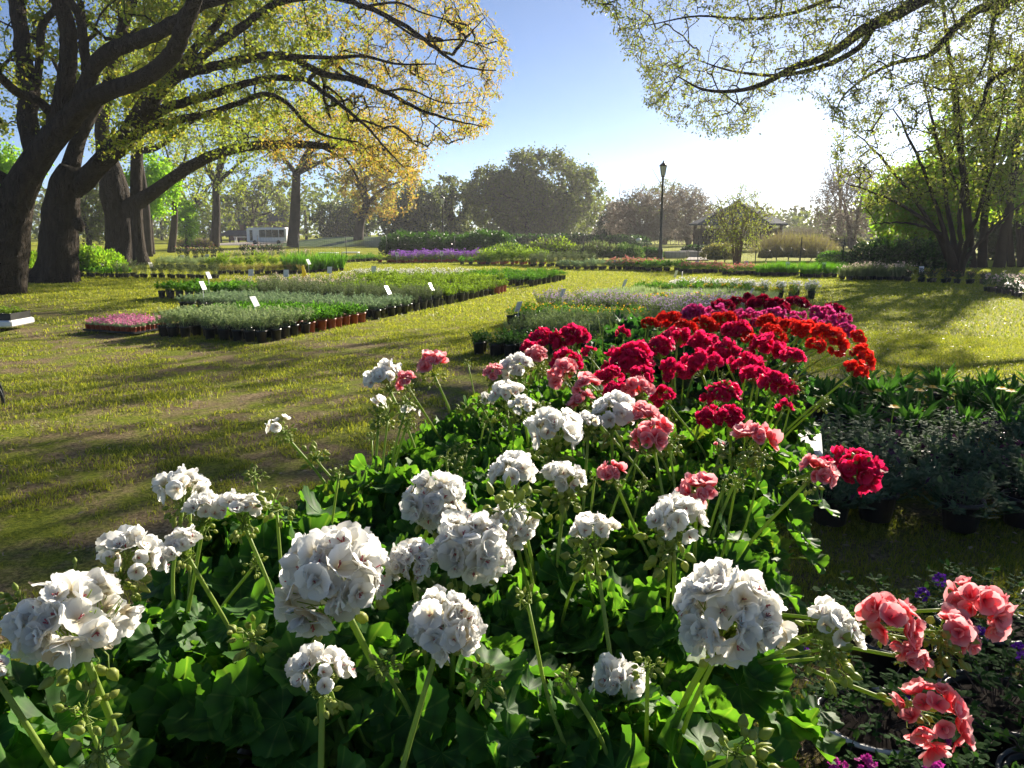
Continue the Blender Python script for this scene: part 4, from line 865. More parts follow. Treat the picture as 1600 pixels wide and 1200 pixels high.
prow(1078, 427, 1133, 426, 3, 'pinkrow', .34, 'potted_flower', 'pink flowered potted plant in front of the pavilion', sc=1.15)
prow(1142, 430, 1194, 429, 3, 'pinkrow', .34, 'potted_flower', 'pink flowered potted plant right of the airy green tree', sc=1.15)
prow(1198, 432, 1254, 431, 3, 'grass', .32, 'potted_grass', 'short dense green grass tuft in the far right row', sc=.75)
prow(1268, 434, 1314, 433, 3, 'grass', .32, 'potted_grass', 'short dense green grass tuft at the right end of the far row', sc=.75)
prow(1332, 438, 1416, 438, 3, 'tangrass', .3, 'potted_grass', 'tan tipped grass in a pot in front of the evergreen hedge', sc=1.05)
prow(1418, 440, 1536, 444, 2, 'shade', .36, 'potted_groundcover', 'low dark potted plant under the many stemmed tree', sc=.8)
prow(1540, 455, 1620, 468, 3, 'rose', .36, 'potted_rose', 'pale bloomed potted rose at the right edge of the lawn', sc=.95)
# middle beds, left of the geranium table
OM = (1.45, 9.75)
bed((-.02, 9.25), 'dark', 0, .45, 0, .62, .22, .21, 'potted_fern', 'dark fern like plant in a black pot at the near corner of the middle bed', near=True)
bed((.95, 9.35), 'dark', 0, .3, 0, .72, .22, .22, 'potted_fern', 'dark leafy plant in a black pot along the front of the middle bed', near=True)
bed(OM, 'feather', .1, 1.65, -.1, 1.75, .24, .235, 'potted_herb', 'feathery grey green herb in a black pot in the middle bed', near=True)
bed(OM, 'yelflower', 1.95, 3.0, .2, 2.3, .27, .26, 'potted_flower', 'orange flecked green plant in the middle bed', near=True)
bed(OM, 'lilac', 2.2, 4.6, -1.1, .05, .3, .28, 'potted_flower', 'hazy lilac flowered plant beside the orange flecked ones', sc=1.1)
bed(OM, 'lilac', 3.3, 4.4, .3, 2.5, .3, .28, 'potted_flower', 'hazy lilac flowered plant behind the orange flecked ones')
bed(OM, 'croton', 4.8, 5.2, -.8, 1.6, .3, .28, 'potted_flower', 'yellow and orange leafed plant in the middle bed')
bed(OM, 'palegrass', 5.6, 7.6, -1.0, 2.0, .34, .33, 'potted_grass', 'pale wispy grass at the back of the middle bed', sc=1.15)
bed(OM, 'fresh', 8.0, 8.9, -.9, 1.5, .36, .34, 'potted_clump', 'fresh green plant behind the pale wispy grass', sc=1.1)
bed((4.55, 14.4), 'palegrass', 0, 2.4, -.2, 1.9, .34, .33, 'potted_grass', 'pale green low plant in the bed beyond the red geraniums', sc=1.05)
bed((4.55, 14.4), 'croton', 2.7, 3.2, -.6, 2.0, .36, .36, 'potted_clump', 'low lime plant in the bed beyond the red geraniums')
bed((4.55, 14.4), 'white', 3.5, 4.6, -1.0, 2.2, .36, .34, 'potted_groundcover', 'silver white plant at the back of the bed beyond the red geraniums', sc=1.2)
bed((4.62, 13.9), 'dark', 0, .1, 0, .5, .3, .3, 'potted_perennial', 'plant in a terracotta pot just past the dark red geraniums', potmat='pot_terra', sc=.8)

# dianthus trays
def tray_mb(lx=.52, ly=.27, h=.018):
    mb = MB(); t = .006
    box(mb, (0, 0, .006), (lx, ly, .012), bev=.003)
    for sx in (-1, 1):
        box(mb, (sx*(lx/2-t/2), 0, h/2+.012), (t, ly, h), bev=.002); box(mb, (0, sx*(ly/2-t/2), h/2+.012), (lx-2*t, t, h), bev=.002)
    box(mb, (0, ly/2+.006, h+.012), (lx+.02, .012, .005)); box(mb, (0, -ly/2-.006, h+.012), (lx+.02, .012, .005))
    return mb
dm = tray_mb().mesh('tray', M['pot_black'], False)
ang = math.atan2(.35, -.937)
for i, (s, t) in enumerate(((.02, 2.36), (.06, 2.9), (.33, 2.4), (.37, 2.94), (.64, 2.46), (.68, 3.0))):
    p = np.array(OL)+UU*s+VV*(t+.12); o = link('plant_tray', dm, None, (p[0], p[1], .005)); o.rotation_euler = (0, 0, ang)
    tag(o, 'black plastic tray of small terracotta pots of pink dianthus', 'tray', 'dianthus trays')
    for a in range(5):
        for b in range(3):
            q = p + VV*(-.2+a*.1) + UU*(-.085+b*.085)
            put_plant('dianthus', q[0], q[1], 'potted_dianthus', 'small pink dianthus in a terracotta pot in a tray', 'potted flower', 'dianthus in trays', True, 'pot_terra', .043, .085, 1.0, .018)

# right hand ground beds close to the table: yellow flowered rosettes, silvery petunias, trailing verbena
def rosette(seed):
    r = np.random.default_rng(seed); mb = MB(); n = 64; az = r.uniform(0, 6.28, n); el = r.uniform(.15, 1.3, n)
    C = np.stack([np.cos(az)*.02, np.sin(az)*.02, np.full(n, .10)], -1); ax = np.stack([np.cos(az)*np.cos(el), np.sin(az)*np.cos(el), np.sin(el)], -1)
    strips(mb, C, ax, r.uniform(.13, .25, n), r.uniform(.026, .045, n), .2, 0, (.25, .6, 1, .85, .05), r); return mb
def petunia(seed):
    r = np.random.default_rng(seed); mb = MB(); ns = 46; az = r.uniform(0, 6.28, ns); rr = .24*np.sqrt(r.uniform(0, 1, ns))
    B = np.stack([np.cos(az)*rr, np.sin(az)*rr, .24*(1-(rr/.27)**2*.6)*r.uniform(.75, 1.1, ns)+.05], -1); A = B*[.3, .3, 0]+[0, 0, .1]
    stems(mb, A, B, .003, 0); n = 560; i = r.integers(0, ns, n); f = r.uniform(.3, 1.02, n)[:, None]; C = A[i]*(1-f)+B[i]*f
    ax = r.normal(size=(n, 3)); ax[:, 2] = np.abs(ax[:, 2])*.6; strips(mb, C, ax, r.uniform(.022, .045, n), r.uniform(.012, .02, n), .2, 0, (.4, 1, .8, .08), r)
    bl = MB(); j = r.integers(0, ns, 5); disc_flowers(bl, B[j]+[0, 0, .0], .02, 0, 5, r); return mb, bl
potL = pot_mb(.10, .16).mesh('pot', [M['pot_black'], M['soil']])
ros = [rosette(i).mesh('foliage', M['k_hosta'], False) for i in range(4)]
def ydisc():
    mb = MB(); st = MB(); r = np.random.default_rng(3)
    for k, (rad, zz, n) in enumerate(((.032, 0, 18), (.024, .006, 14), (.013, .010, 10))):
        az = np.arange(n)/n*6.283; ax = np.stack([np.cos(az), np.sin(az), np.full(n, .12+.25*k)], -1); leaf_cards(mb, np.tile([0, 0, zz], (n, 1))+ax*.003, rad, .013, ax, 0, side=nrm(np.stack([-np.sin(az), np.cos(az), 0*az], -1)))
    tube(mb, [[0, 0, -.2], [.008, 0, -.1], [0, 0, -.002]], [.003, .003, .004], 6, 1); return mb
yfl = ydisc().mesh('bloom', [M['b_yellow'], M['stem']], False); ydry = ydisc().mesh('bloom', [M['k_straw'], M['stem']], False)
ROS = []
for iy in range(4):
    for ix in range(9):
        x = 2.42+ix*.36+iy*.06+rng.normal(0, .04); y = 5.25+iy*.4+rng.normal(0, .04) - ix*.02
        lab = 'dark green rosette plant with strappy leaves and few yellow blooms right of the table'
        t = thing('potted_rosette', lab, 'potted flower', (x, y, 0), rng.uniform(0, 6.28), 'yellow flowered rosette bed'); link('pot', potL, t); f = link('foliage', ros[rng.integers(4)], t, (0, 0, .04))
        f.scale = [rng.uniform(.9, 1.2)]*3
        if rng.uniform() < .5:
            o = link('bloom', ydry, t, (rng.uniform(-.1, .1), rng.uniform(-.1, .1), rng.uniform(.34, .40))); o.rotation_euler = (rng.uniform(-.4, .4), rng.uniform(-.4, .4), 0); o.scale = (.55, .55, .8)
        ROS.append(t)
for (px, py) in ((1420, 606), (1436, 611), (1457, 606), (1397, 637), (1565, 608), (1580, 612), (1372, 612)):
    q = PZ(px, py, .36); t = min(ROS, key=lambda o: math.hypot(o.location.x-q[0], o.location.y-q[1])); a = -t.rotation_euler.z; dx, dy = q[0]-t.location.x, q[1]-t.location.y
    o = link('bloom', yfl, t, (dx*math.cos(a)-dy*math.sin(a), dx*math.sin(a)+dy*math.cos(a), .36)); o.scale = (1.15, 1.15, 1)
pet = [petunia(i) for i in range(4)]; pet = [(a.mesh('foliage', M['k_petunia'], False), b.mesh('blooms', M['b_plum'], False)) for a, b in pet]
for iy in range(4):
    for ix in range(9):
        x = 1.66+ix*.33+iy*.1+rng.normal(0, .04); y = 3.8+iy*.36+rng.normal(0, .04)
        t = thing('potted_petunia', 'mounded grey green petunia with tiny dark plum blooms in a black pot', 'potted flower', (x, y, 0), rng.uniform(0, 6.28), 'petunia bed right of the table')
        v = pet[rng.integers(4)]; link('pot', potL, t); f = link('foliage', v[0], t, (0, 0, .05)); b = link('blooms', v[1], t, (0, 0, .05)); f.location.z = b.location.z = -.02; f.scale = b.scale = [rng.uniform(1.12, 1.35)]*3
def trailing(seed):
    r = np.random.default_rng(seed); mb = MB(); ns = 42; az = r.uniform(0, 6.28, ns); rr = r.uniform(.05, .32, ns)
    B = np.stack([np.cos(az)*rr, np.sin(az)*rr, .2+.10*r.uniform(0, 1, ns)-.5*np.clip(rr-.16, 0, 1)], -1); A = B*[.25, .25, 0]+[0, 0, .15]
    stems(mb, A, B, .0018, 0, 4, .05); n = 620; i = r.integers(0, ns, n); f = r.uniform(.25, 1.0, n)[:, None]; C = A[i]*(1-f)+B[i]*f; C[:, 2] += np.sin(f[:, 0]*np.pi)*.045
    ax = r.normal(size=(n, 3)); ax[:, 2] = np.abs(ax[:, 2])*.5; strips(mb, C, ax, r.uniform(.018, .036, n), r.uniform(.010, .018, n), .2, 1, (.4, 1, .9, .1), r); return mb, B
potB = pot_mb(.145, .15).mesh('pot', [M['pot_black'], M['soil']])
ring = MB(); an = np.linspace(0, 2*np.pi, 25); tube(ring, np.stack([np.cos(an)*.158, np.sin(an)*.158, an*0+.152], -1), .006, 6)
rim = ring.mesh('rim', M['white']); rimb = ring.mesh('rim', M['pot_grey'])
tr = [trailing(40+i) for i in range(3)]; trm = [a.mesh('foliage', [M['twigbrown'], M['k_dark']], False) for a, b in tr]
basket = [(1.02, 1.95, 'b_violet', 2, 0), (1.42, 2.02, 'b_violet', 2, 1), (1.80, 2.1, 'b_violet', 3, 1), (1.05, 1.58, 'b_magenta', 4, 1), (1.38, 1.66, 'b_violet', 2, 1), (1.30, 2.42, 'b_violet', 3, 1), (1.66, 2.5, 'b_violet', 3, 1), (.78, 1.42, 'b_magenta', 7, 1), (1.72, 1.72, 'b_violet', 2, 1), (1.05, 1.22, 'b_magenta', 3, 1), (2.05, 2.6, 'b_violet', 2, 1)]
for i, (x, y, bm, nb, wr) in enumerate(basket):
    colr = 'violet' if bm == 'b_violet' else 'magenta'
    t = thing('hanging_basket', f'black basket pot of trailing {colr} verbena set on the shaded grass' if wr else 'white rimmed basket of trailing violet verbena beside the salmon flowers', 'potted flower', (x, y, 0), rng.uniform(0, 6.28), 'verbena baskets' if wr else None)
    link('pot', potB, t); link('rim', rimb if wr else rim, t); v = rng.integers(3); link('foliage', trm[v], t)
    B = tr[v][1]; j = rng.choice(len(B), nb, False)
    for q in B[j]:
        bl = MB(); c = q + [0, 0, .02]; n = 26; disc_flowers(bl, c + nrm(rng.normal(size=(n, 3))+[0, 0, .6])*.02, .009, 0); bl.obj('bloom', M[bm], t, False)

# ------------------------------------------------------------------ geraniums
HR = .055   # head radius the petal meshes are modelled at
def head_mesh(seed, nfl, fsz, mat, inner=4, top=-.25, ruffle=.16, flat=.85, nu=5, nv=5, sparse=False):
    """ball of double florets; axis +Z"""
    r = np.random.default_rng(seed); mb = MB(); i = np.arange(nfl)
    z = 1-(i+.5)/nfl*(1-top); ph = i*2.39996+r.uniform(0, 6.28); d = np.stack([np.sqrt(1-z*z)*np.cos(ph), np.sqrt(1-z*z)*np.sin(ph), z], -1)
    d = nrm(d + r.normal(0, .16, (nfl, 3))); rad0 = HR - fsz*.45
    lb = nrm(r.normal(size=(4, 3))); lobe = 1 + (np.clip(d @ lb.T, 0, 1)**3 * r.uniform(-.22, .2, 4)).sum(1)
    gap = nrm(r.normal(size=3) + [0, 0, .2]); kp = (d @ gap < .86) if nfl > 25 else np.ones(nfl, bool); d = d[kp]; lobe = lobe[kp]; nfl = len(d)
    C = d*rad0*lobe[:, None]*r.uniform(.72, 1.10, (nfl, 1))*np.array([1, 1, flat]); ax = nrm(d + r.normal(0, .38, (nfl, 3)))
    fl, az, th, sz, wd = [], [], [], [], []
    for k in range(nfl):
        s = fsz*r.uniform(.6, 1.2); op = r.uniform(.55, 1.18); a0 = r.uniform(0, 6.28)
        for j in range(5): fl.append(k); az.append(a0+j*2*np.pi/5+r.normal(0, .12)); th.append(R(62)*op+r.normal(0, .12)); sz.append(s*r.uniform(.9, 1.1)); wd.append(.92)
        m = inner if isinstance(inner, int) else r.integers(*inner)
        for j in range(m): fl.append(k); az.append(a0+.6+j*2*np.pi/max(m, 1)+r.normal(0, .2)); th.append(R(30)*op+r.normal(0, .15)); sz.append(s*r.uniform(.55, .78)); wd.append(.85)
    fl = np.array(fl); az = np.array(az)[:, None, None]; th = np.array(th)[:, None, None]; sz = np.array(sz)[:, None, None]; wd = np.array(wd)[:, None, None]; P = len(fl)
    A = ax[fl]; e1 = perp(A); e2 = np.cross(A, e1); c = C[fl]
    s = np.linspace(0, 1, nu)[None, :, None]; w_ = np.linspace(-1, 1, nv)[None, None, :]
    wprof = np.sin(np.pi*np.clip(.06+.80*s**.8, 0, 1))**.75*.52*wd; wprof = wprof*np.where(s > .99, .8, 1)
    notch = 1-.10*(1-np.abs(w_))*(s > .95) - .16*(w_**2)*s**3
    ph1 = r.uniform(0, 6.28, (P, 1, 1)); ph2 = r.uniform(0, 6.28, (P, 1, 1))
    curl = r.uniform(.05, .5, (P, 1, 1))
    a_ = np.cos(th)*s - curl*.45*s**2.2 + .16*w_**2*s*(1.1-s) + ruffle*s**2*(np.sin(w_*3.2+ph1)*.55+np.sin(w_*6+ph2)*.3)*.6 + r.normal(0, .012, (P, nu, nv))*s
    b_ = np.sin(th)*s*notch + ruffle*.25*s**2*np.cos(w_*4+ph2)
    x_ = wprof*w_
    loc = (A[:, None, None]*(a_*sz)[..., None])
    rad = e1[:, None, None]*np.cos(az)[..., None]+e2[:, None, None]*np.sin(az)[..., None]
    tan = -e1[:, None, None]*np.sin(az)[..., None]+e2[:, None, None]*np.cos(az)[..., None]
    V = c[:, None, None] + loc + rad*(b_*sz)[..., None] + tan*(x_*sz)[..., None]
    U = np.stack([np.broadcast_to(w_*.5+.5, (P, nu, nv)), np.broadcast_to(s, (P, nu, nv))], -1)
    mb.add(V, batchF(gridF(nu, nv), P, nu*nv), 0, U)
    # stamens
    q = np.repeat(np.arange(nfl), 4); st = C[q]+ax[q]*.002; tp = C[q]+ax[q]*fsz*.32+r.normal(0, .0018, (len(q), 3))
    f = np.linspace(0, 1, 3)[None, :, None]; tubes(mb, st[:, None]*(1-f)+tp[:, None]*f, np.broadcast_to([.0005, .0005, .0009], (len(q), 3)), 3, 1)
    return mb.mesh('flower_head', [M[mat], M['stamen']]), C
HEADS = {}
def heads(key, n, *a, **k): HEADS[key] = [head_mesh(900+len(HEADS)*20+i, *a, **k) for i in range(n)]
heads('W', 6, 58, .0245, 'pet_w', (0, 5), -.5, ruffle=.15)           # full white balls
heads('w', 6, 18, .028, 'pet_w', (0, 5), .15, flat=.75, ruffle=.13)         # open white heads, buds below
heads('v', 2, 4, .030, 'pet_w', 2, .6, flat=.7)           # just opening
heads('S', 4, 18, .031, 'pet_s', (0, 3), -.25, ruffle=.08)
heads('s', 3, 9, .033, 'pet_s', 3, .2, ruffle=.12, flat=.7)
heads('z', 1, 2, .030, 'pet_s', 2, .6)
heads('C', 5, 30, .0255, 'pet_c', (0, 4), -.15, ruffle=.22, flat=.75)
heads('c', 2, 6, .034, 'pet_c', 2, .4, ruffle=.2)
heads('R', 4, 30, .025, 'pet_r', (1, 4), -.2, ruffle=.22, flat=.75)
heads('M', 3, 30, .023, 'pet_m', (1, 4), -.1, ruffle=.2, flat=.7)
heads('D', 3, 28, .024, 'pet_d', (1, 4), -.1, ruffle=.2, flat=.7)

def bud_cluster(mb, c, axis, sz, n, seed, droop=.4, mat=1):
    """small spindle buds on short stalks"""
    r = np.random.default_rng(seed); axis = nrm(np.array(axis, float)); d = nrm(r.normal(size=(n, 3))*.9+axis*(.5-droop)); d[:, 2] -= droop*.25; d = nrm(d)
    B = c + d*sz*r.uniform(.55, 1.05, (n, 1)); A = np.tile(c, (n, 1)); stems(mb, A, B, sz*.035, 0, 4, sz*.06)
    dd = nrm(d*.8+np.array([0, 0, -.15])+r.normal(0, .25, (n, 3))); L = sz*r.uniform(.35, .55, n)[:, None, None]
    f = np.array([0, .15, .45, .75, 1])[None, :, None]; P = B[:, None]+dd[:, None]*f*L
    tubes(mb, P, np.array([.25, .8, 1, .65, .12])[None]*sz*r.uniform(.11, .19, (n, 1)), 6, mat)
# (px, py, radius px, kind, optional z of the head, optional tilt px toward which the stem's foot lies)
HL = [
 (118, 972, 95, 'W'), (206, 878, 60, 'w'), (284, 855, 36, 'w'), (288, 770, 46, 'w'), (322, 800, 36, 'w'), (376, 798, 42, 'w'), (436, 668, 26, 'v'), (516, 908, 100, 'W'), (502, 1058, 58, 'w'),
 (642, 882, 44, 'W'), (694, 975, 66, 'W'), (736, 858, 70, 'W'), (680, 788, 58, 'W'), (800, 748, 45, 'w'), (800, 822, 42, 'W'), (862, 680, 52, 'w'), (884, 752, 38, 'w'), (602, 594, 36, 'w'), (592, 640, 26, 'v'), (640, 648, 22, 'v'),
 (808, 578, 30, 'w'), (788, 624, 36, 'w'), (818, 636, 22, 'w'), (926, 836, 44, 'w'), (956, 652, 42, 'w'), (920, 665, 26, 'w'), (1054, 815, 52, 'w'), (1142, 958, 94, 'W'), (1298, 982, 52, 'w', 1.04), (968, 1072, 52, 'w', 1.02), (-14, 1048, 30, 'w'),
 (673, 573, 30, 's'), (632, 598, 20, 's'), (770, 584, 18, 's'), (840, 557, 22, 's'), (880, 584, 28, 'S'), (918, 605, 26, 's'), (908, 630, 22, 's'), (995, 612, 26, 'S'), (1018, 684, 36, 'S'), (1000, 655, 30, 's'), (955, 742, 24, 's'),
 (1088, 776, 40, 's'), (1176, 690, 38, 's'), (1126, 702, 16, 'z'), (1275, 740, 34, 's'), (1392, 978, 52, 'S', 1.0), (1528, 952, 50, 'S', .98), (1490, 990, 42, 's', .98), (1425, 1030, 26, 's', .97), (1450, 1120, 60, 'S', .88),
 (848, 532, 24, 'C'), (895, 532, 34, 'C'), (888, 570, 30, 'C'), (828, 545, 18, 'C'), (920, 556, 16, 'c'), (974, 525, 15, 'c'), (985, 568, 42, 'C'), (952, 592, 26, 'C'), (960, 612, 22, 'C'), (1030, 548, 30, 'C'), (1058, 530, 26, 'C'), (1100, 540, 30, 'C'), (1092, 572, 34, 'C'), (1148, 520, 26, 'C'), (1130, 552, 28, 'C'),
 (1200, 548, 34, 'C'), (1165, 575, 32, 'C'), (1212, 604, 32, 'C'), (1180, 588, 26, 'C'), (1240, 560, 22, 'C'), (1130, 620, 32, 'C'), (1142, 655, 28, 'C'), (1108, 655, 26, 'C'), (1038, 622, 24, 'C'), (1052, 580, 26, 'C'), (1334, 735, 46, 'C', 1.05), (1290, 728, 20, 'C', 1.05), (1225, 640, 16, 'c'), (1000, 590, 24, 'C'),
 (1015, 506, 16, 'R'), (1045, 502, 24, 'R'), (1068, 514, 22, 'R'), (1100, 508, 22, 'R'), (1130, 504, 26, 'R'), (1160, 520, 20, 'R'), (1200, 508, 24, 'R'), (1206, 524, 24, 'R'), (1236, 512, 22, 'R'), (1256, 518, 26, 'R'), (1298, 532, 34, 'R'), (1342, 528, 15, 'R'), (1346, 558, 25, 'R'), (1338, 580, 22, 'R'), (1275, 540, 18, 'R'), (1178, 535, 20, 'R'),
 (1080, 492, 24, 'M'), (1122, 497, 26, 'M'), (1150, 497, 18, 'M'), (1172, 502, 24, 'M'), (1210, 496, 20, 'M'), (1245, 504, 22, 'M'), (1288, 495, 24, 'M'), (1310, 506, 24, 'M'), (1322, 518, 18, 'M'), (1276, 512, 20, 'M'),
 (1130, 480, 20, 'D'), (1152, 474, 16, 'D'), (1186, 476, 22, 'D'), (1212, 480, 22, 'D'), (1240, 477, 20, 'D'), (1170, 467, 13, 'D'), (1256, 476, 14, 'D'), (1280, 492, 15, 'D'), (1304, 487, 20, 'D'), (1226, 488, 16, 'D')]
BL = [(493, 714, 20), (397, 738, 15), (432, 792, 24), (755, 1060, 28), (1150, 1172, 46), (392, 992, 30), (132, 1112, 34), (150, 1172, 42), (600, 1042, 22), (30, 940, 26), (606, 652, 22), (635, 632, 15), (727, 640, 14), (752, 632, 12), (728, 705, 14), (722, 730, 14), (1048, 850, 36), (918, 868, 32), (800, 790, 40), (860, 722, 42), (882, 778, 32), (1290, 1020, 44), (1145, 720, 22), (1180, 722, 22), (1340, 730, 18), (1290, 1010, 20), (1470, 1000, 34), (885, 1060, 18), (1130, 1000, 26), (1012, 1040, 20), (398, 880, 12), (1285, 627, 12), (1240, 600, 14), (1045, 690, 18), (846, 640, 14), (1128, 605, 14), (1000, 700, 18), (838, 578, 14)]
TO = np.array([.23, .62]); TW = .86       # table: right near corner and width, running along UU
TZ = .70
def tpos(s, t): return TO + UU*s + VV*t
def kcol(k): return {'W': 'white', 'w': 'white', 'v': 'white', 'S': 'salmon', 's': 'salmon', 'z': 'salmon', 'C': 'crimson', 'c': 'crimson', 'R': 'scarlet', 'M': 'magenta', 'D': 'dark red'}[k]
# leaves
def ger_foliage(seed, n=78, rad=.18, hgt=.15, big=1.0):
    r = np.random.default_rng(seed); mb = MB(); NA, NRr = 50, 6
    i = np.arange(n); az = i*2.39996+r.normal(0, .35, n); q = (i+.5)/n; rr = rad*np.sqrt(q)*r.uniform(.75, 1.15, n)
    C = np.stack([np.cos(az)*rr, np.sin(az)*rr, hgt*(1-.62*(rr/rad)**2.2)*r.uniform(.62, 1.12, n)+.03], -1)
    out = np.stack([np.cos(az), np.sin(az), 0*az], -1); nn = nrm(out*(.25+.75*(rr/rad))[:, None] + [0, 0, .9] + r.normal(0, .32, (n, 3)))
    tip = nrm(out + [0, 0, .15] + r.normal(0, .4, (n, 3))); e1 = nrm(tip - nn*(tip*nn).sum(-1, keepdims=True)); e2 = np.cross(nn, e1)
    S = big*r.uniform(.019, .042, n)*(1.1-.2*q)
    th = np.linspace(-np.pi*.93, np.pi*.93, NA)[None, None, :]; rg = np.array([0, .28, .55, .78, .92, 1])[None, :, None]
    ph = r.uniform(0, 6.28, (n, 1, 1)); lob = 1+.05*np.cos(th*7)*rg + .04*np.cos(th*21)*(rg > .95) - .10*np.cos(th+np.pi)*0
    amp = r.uniform(.08, .24, (n, 1, 1)); cup = r.uniform(.0, .42, (n, 1, 1))
    hz = cup*rg**2 + amp*rg**2.5*np.cos(7*th*.5+ph) + .09*rg**2*np.cos(7*th) + .05*rg**4*np.cos(14*th+ph) + r.uniform(-.25, .25, (n, 1, 1))*rg**2*np.cos(2*th+ph) + .10*np.abs(np.sin(th/2))*0
    rho = rg*lob*(1-.12*np.cos(th)**2*0)
    X = rho*np.cos(th); Yv = rho*np.sin(th)
    V = C[:, None, None] + S[:, None, None, None]*(e1[:, None, None]*(X[..., None]) + e2[:, None, None]*(Yv[..., None]) + nn[:, None, None]*hz[..., None])
    U = np.stack([np.broadcast_to((th/(2*np.pi)+.5), (n, NRr, NA)), np.broadcast_to(rg, (n, NRr, NA))], -1)
    mb.add(V, batchF(gridF(NRr, NA), n, NRr*NA), 0, U)
    A = C*np.array([.18, .18, 0]) + np.stack([0*az, 0*az, np.clip(C[:, 2]*.25, 0, .05)], -1); B = C - nn*.002
    f = np.linspace(0, 1, 5)[None, :, None]; P = A[:, None]*(1-f)+B[:, None]*f; P[:, :, 2] += np.sin(f[..., 0]*np.pi)*.018; P[:, :, :2] *= (1+.25*np.sin(f*np.pi))
    tubes(mb, P, np.broadcast_to(np.array([.0026, .0022, .0019, .0016, .0013]), (n, 5)), 5, 1)
    for k in range(5):
        a = r.uniform(0, 6.28); tube(mb, smooth_path([[0, 0, 0], [math.cos(a)*.03, math.sin(a)*.03, .06], [math.cos(a)*.06, math.sin(a)*.06, .14*r.uniform(.7, 1.1)]], [.006, .005, .004], 8)[0], np.linspace(.006, .004, 8), 6, 1)
    return mb
GF = [ger_foliage(300+i, 112).mesh('foliage', [M['gleaf'], M['stem']]) for i in range(5)]
GFd = [ger_foliage(320+i, 105, .17, .17).mesh('foliage', [M['gleaf2'], M['stem']]) for i in range(3)]
PH = .15
gp = {c: pot_mb(.085, PH).mesh('pot', [M[c], M['soil']]) for c in ('pot_white', 'pot_terra', 'pot_grey', 'pot_black')}
gpw = pot_mb(.115, PH).mesh('pot', [M['pot_white'], M['soil']])
# heads in space
HP = []
for h in HL:
    px, py, rp, kd = h[:4]; z = h[4] if len(h) > 4 else 1.15 + (.02 if py < 620 else 0)
    p = PZ(px, py, z); t = np.linalg.norm(p-O3); HP.append((p, rp/FPX*(p-O3)[1]/Dr(px, py)[1], kd))
# plants stand on the table in rows; each carries the heads nearest to it
plants = []
ns_, nt_ = 13, 4
for j, s in ((0, -.23), (1, -.24), (2, -.22), (3, -.24)): plants.append(dict(xy=tpos(s, .10+j*.205), i=-1, j=j, h=[], b=[]))
for i in range(ns_):
    for j in range(nt_):
        q = tpos(.02+i*.262+rng.normal(0, .012), .12+j*.205+rng.normal(0, .012)); plants.append(dict(xy=q, i=i, j=j, h=[], b=[]))
for a in ((.60, .95), (.70, 1.18)): pass
def band(s): return 'white' if s < 1.05 else 'salmon' if s < 1.35 else 'crimson' if s < 2.3 else 'scarlet' if s < 2.75 else 'magenta' if s < 3.05 else 'dark red'
for k, (p, rr, kd) in enumerate(HP):
    c = kcol(kd); d = [np.hypot(*(P['xy']-p[:2]*[1, 1]+[0, .03])) + (0 if not P['h'] or kcol(HP[P['h'][0]][2]) == c else .35) + .02*len(P['h']) for P in plants]
    plants[int(np.argmin(d))]['h'].append(k)
for k, (px, py, rp) in enumerate(BL):
    # keep buds beside the head they hang under when one is near in the picture
    j = min(range(len(HL)), key=lambda m: abs(HL[m][0]-px)+abs(HL[m][1]-py)); near = abs(HL[j][0]-px)+abs(HL[j][1]-py) < 75
    p = PT(px, py, (HP[j][0]-O3)[1]/Dr(HL[j][0], HL[j][1])[1]*.995 if near else (PZ(px, py, 1.08)-O3)[1]/Dr(px, py)[1])
    d = [np.hypot(*(P['xy']-p[:2]))+.03*len(P['b']) for P in plants]; plants[int(np.argmin(d))]['b'].append((p, max(.012, min(.03, rp/FPX*(p-O3)[1]/Dr(px, py)[1])), near))
ORD = ['first', 'second', 'third', 'fourth', 'fifth', 'sixth', 'seventh', 'eighth', 'ninth', 'tenth', 'eleventh', 'twelfth', 'thirteenth', 'fourteenth']
SIDE = ['right table edge', 'right of table centre', 'left of table centre', 'left table edge']
